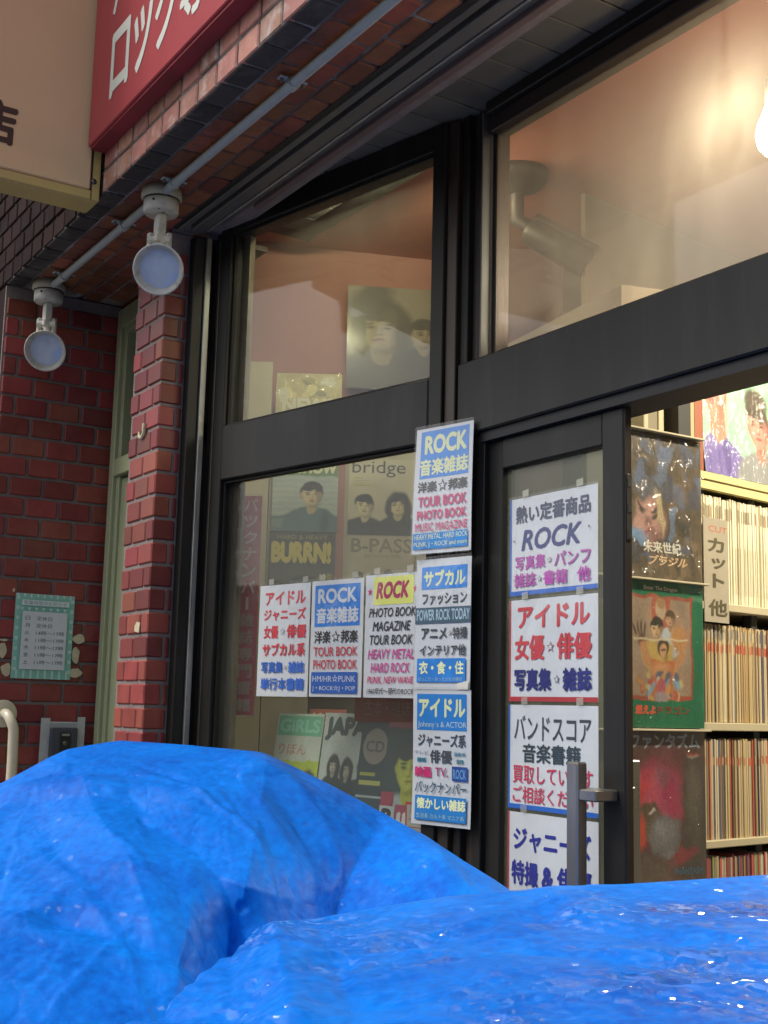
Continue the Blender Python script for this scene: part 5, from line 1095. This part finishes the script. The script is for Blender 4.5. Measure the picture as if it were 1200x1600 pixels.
# ================================================================ TARPAULINS
LIN=[.35]
def cr(p0,p1,p2,p3,t):
    # cubic with limited tangents, so steep drops do not bulge
    r=[]
    for a,b,c,d in zip(p0,p1,p2,p3):
        e,f,g=b-a,c-b,d-c
        m1=0 if e*f<=0 else 2*e*f/(e+f)
        m2=0 if f*g<=0 else 2*f*g/(f+g)
        if a==b: m1=f
        if c==d: m2=f
        t2=t*t;t3=t2*t
        r.append(LIN[0]*((2*t3-3*t2+1)*b+(t3-2*t2+t)*m1+(3*t2-2*t3)*c+(t3-t2)*m2)+(1-LIN[0])*(b+(c-b)*t))
    return Vector(r)
def tarp(name,G,label,seed,nu=38,nv=24,folds=(),material=None,crumple=1.0):
    G=[[Vector(p) for p in r] for r in G]; nr=len(G); nc=len(G[0])
    def row(r,x):
        i=min(int(x),nc-2); t=x-i; g=G[r]
        return cr(g[max(i-1,0)],g[i],g[i+1],g[min(i+2,nc-1)],t)
    M=(nr-1)*nv; K=(nc-1)*nu; W=K+1; V=np.zeros((M+1,W,3))
    cols=[[row(r,b/nu) for b in range(W)] for r in range(nr)]
    for a in range(M+1):
        y=a/nv; i=min(int(y),nr-2); t=y-i; A,B,C_,D=cols[max(i-1,0)],cols[i],cols[i+1],cols[min(i+2,nr-1)]
        for b in range(W): V[a,b]=cr(A[b],B[b],C_[b],D[b],t)
    du=np.gradient(V,axis=1); dv=np.gradient(V,axis=0); n=np.cross(du,dv); n/=np.linalg.norm(n,axis=2,keepdims=True)+1e-9
    if n[M//2,K//2,2]<0: n=-n
    # smooth the normal field so creases do not tear
    for _ in range(6):
        n[1:-1,1:-1]=(n[:-2,1:-1]+n[2:,1:-1]+n[1:-1,:-2]+n[1:-1,2:]+n[1:-1,1:-1])/5
    n/=np.linalg.norm(n,axis=2,keepdims=True)+1e-9
    # arc-length like sheet coordinates in metres
    S=np.concatenate([np.zeros((M+1,1)),np.cumsum(np.linalg.norm(np.diff(V,axis=1),axis=2),axis=1)],axis=1); S-=S[:,K//2:K//2+1]
    T=np.concatenate([np.zeros((1,W)),np.cumsum(np.linalg.norm(np.diff(V,axis=0),axis=2),axis=0)],axis=0); T-=T[2*nv:2*nv+1,:]
    rs=np.random.RandomState(seed); d=np.zeros((M+1,W))
    s0,s1,t0,t1=S.min(),S.max(),-.3,min(T.max(),1.3)
    def folds_(cnt,wd,amp,L,bias,spread,asym=.5):
        nonlocal d
        for _ in range(cnt):
            cs=s0+(s1-s0)*rs.rand(); ct=t0+(t1-t0)*rs.rand(); th=bias+spread*rs.randn(); w_=wd*(.5+rs.rand()); l_=L*(.4+1.2*rs.rand()); a_=amp*(.3+rs.rand())*(1 if rs.rand()<.6 else -1)
            x=S-cs; y=T-ct; m=(np.abs(x)<l_+w_)&(np.abs(y)<l_+w_)
            if not m.any(): continue
            al=x[m]*math.cos(th)+y[m]*math.sin(th); pe=-x[m]*math.sin(th)+y[m]*math.cos(th)+.06*al*al/l_
            k=rs.uniform(.25,.75); wl,wr=w_*k*2,w_*(1-k)*2     # one side of the crease steeper than the other
            prof=np.where(pe<0,1+pe/wl,1-pe/wr).clip(0,1); win=(1-(al/l_)**2).clip(0,1)
            d[m]+=a_*prof*win
    folds_(14,.10,.014,.6,.95,.4); folds_(9,.08,.009,.5,2.3,.4)
    folds_(60,.026,.0034,.30,.9,.5); folds_(40,.022,.0028,.26,2.4,.5)
    folds_(700,.014,.0013*crumple,.09,1.0,1.2); folds_(2200,.008,.0008*crumple,.03,1.2,1.6)
    for (fx,fy,fz,ex,ey,ez,wd,hh) in folds:
        o=np.array([fx,fy,fz]); r=np.array([ex,ey,ez])-o; L2=(r**2).sum(); k=(((V-o)@r)/L2).clip(0,1)
        dist=np.linalg.norm(V-(o+k[...,None]*r),axis=2); d+=hh*(1-dist/wd).clip(0,1)
    yy=np.arange(M+1)[:,None]/nv; edge=(np.abs(yy-RIDGE[label[:4]])*1.2+.18).clip(0,1)
    V=V+n*((d-d.mean())*edge)[...,None]
    out=V.reshape(-1,3)
    fs=[(a*W+b,a*W+b+1,(a+1)*W+b+1,(a+1)*W+b) for a in range(M) for b in range(K)]
    base=Vector((float(out[:,0].mean()),float(out[:,1].mean()),0))
    mb=MB(base); mb.add([Vector(p) for p in out.tolist()],fs,material or tarp_blue,True); o=mb.build(name)
    return tag(o,label,'tarpaulin',group='blue tarpaulins over goods')
RIDGE={'rump':2.0,'glos':3.0}
tarp('tarpaulin',TARP_L,'rumpled blue tarpaulin draped over a tall pile in front of the pillar and window',11,material=tarp_dry,crumple=.8,
 folds=[(-2.29,.93,1.28,-1.99,1.0,1.16,.012,-.010),(-2.28,.66,1.19,-2.32,.82,1.25,.012,-.010),(-2.46,1.24,1.385,-2.0,1.16,1.17,.08,.020),(-2.30,1.20,1.33,-1.85,1.20,1.15,.06,-.028),(-2.62,.80,1.31,-2.30,1.05,1.32,.06,.016),(-2.05,.70,1.15,-1.80,.92,1.07,.05,-.018),(-2.1,.62,1.13,-1.85,.85,1.06,.05,.018)])
LIN[0]=.15
tarp('tarpaulin',TARP_R,'glossy blue tarpaulin over a flat-topped stack nearest the camera, before the door',23,
 folds=[(-1.655,.883,1.181,-1.12,.62,1.20,.06,.022),(-1.33,.80,1.2,-1.22,.94,1.22,.014,-.009),(-1.25,.95,1.22,-.9,1.3,1.25,.02,-.006),(-1.10,.70,1.2,-.80,1.05,1.25,.018,-.007),(-1.66,.89,1.19,-1.1,1.75,1.30,.05,.012)])
# goods under the sheets, so they rest on something
for nm,box,lab in (('covered_crate',(-2.72,-2.05,.75,1.15,0,1.12),'stack of crates hidden under the rear tarpaulin'),('covered_crate',(-1.5,-.7,.85,1.3,0,1.12),'stack of crates hidden under the front tarpaulin')):
    pass
print('objects',len(bpy.data.objects))
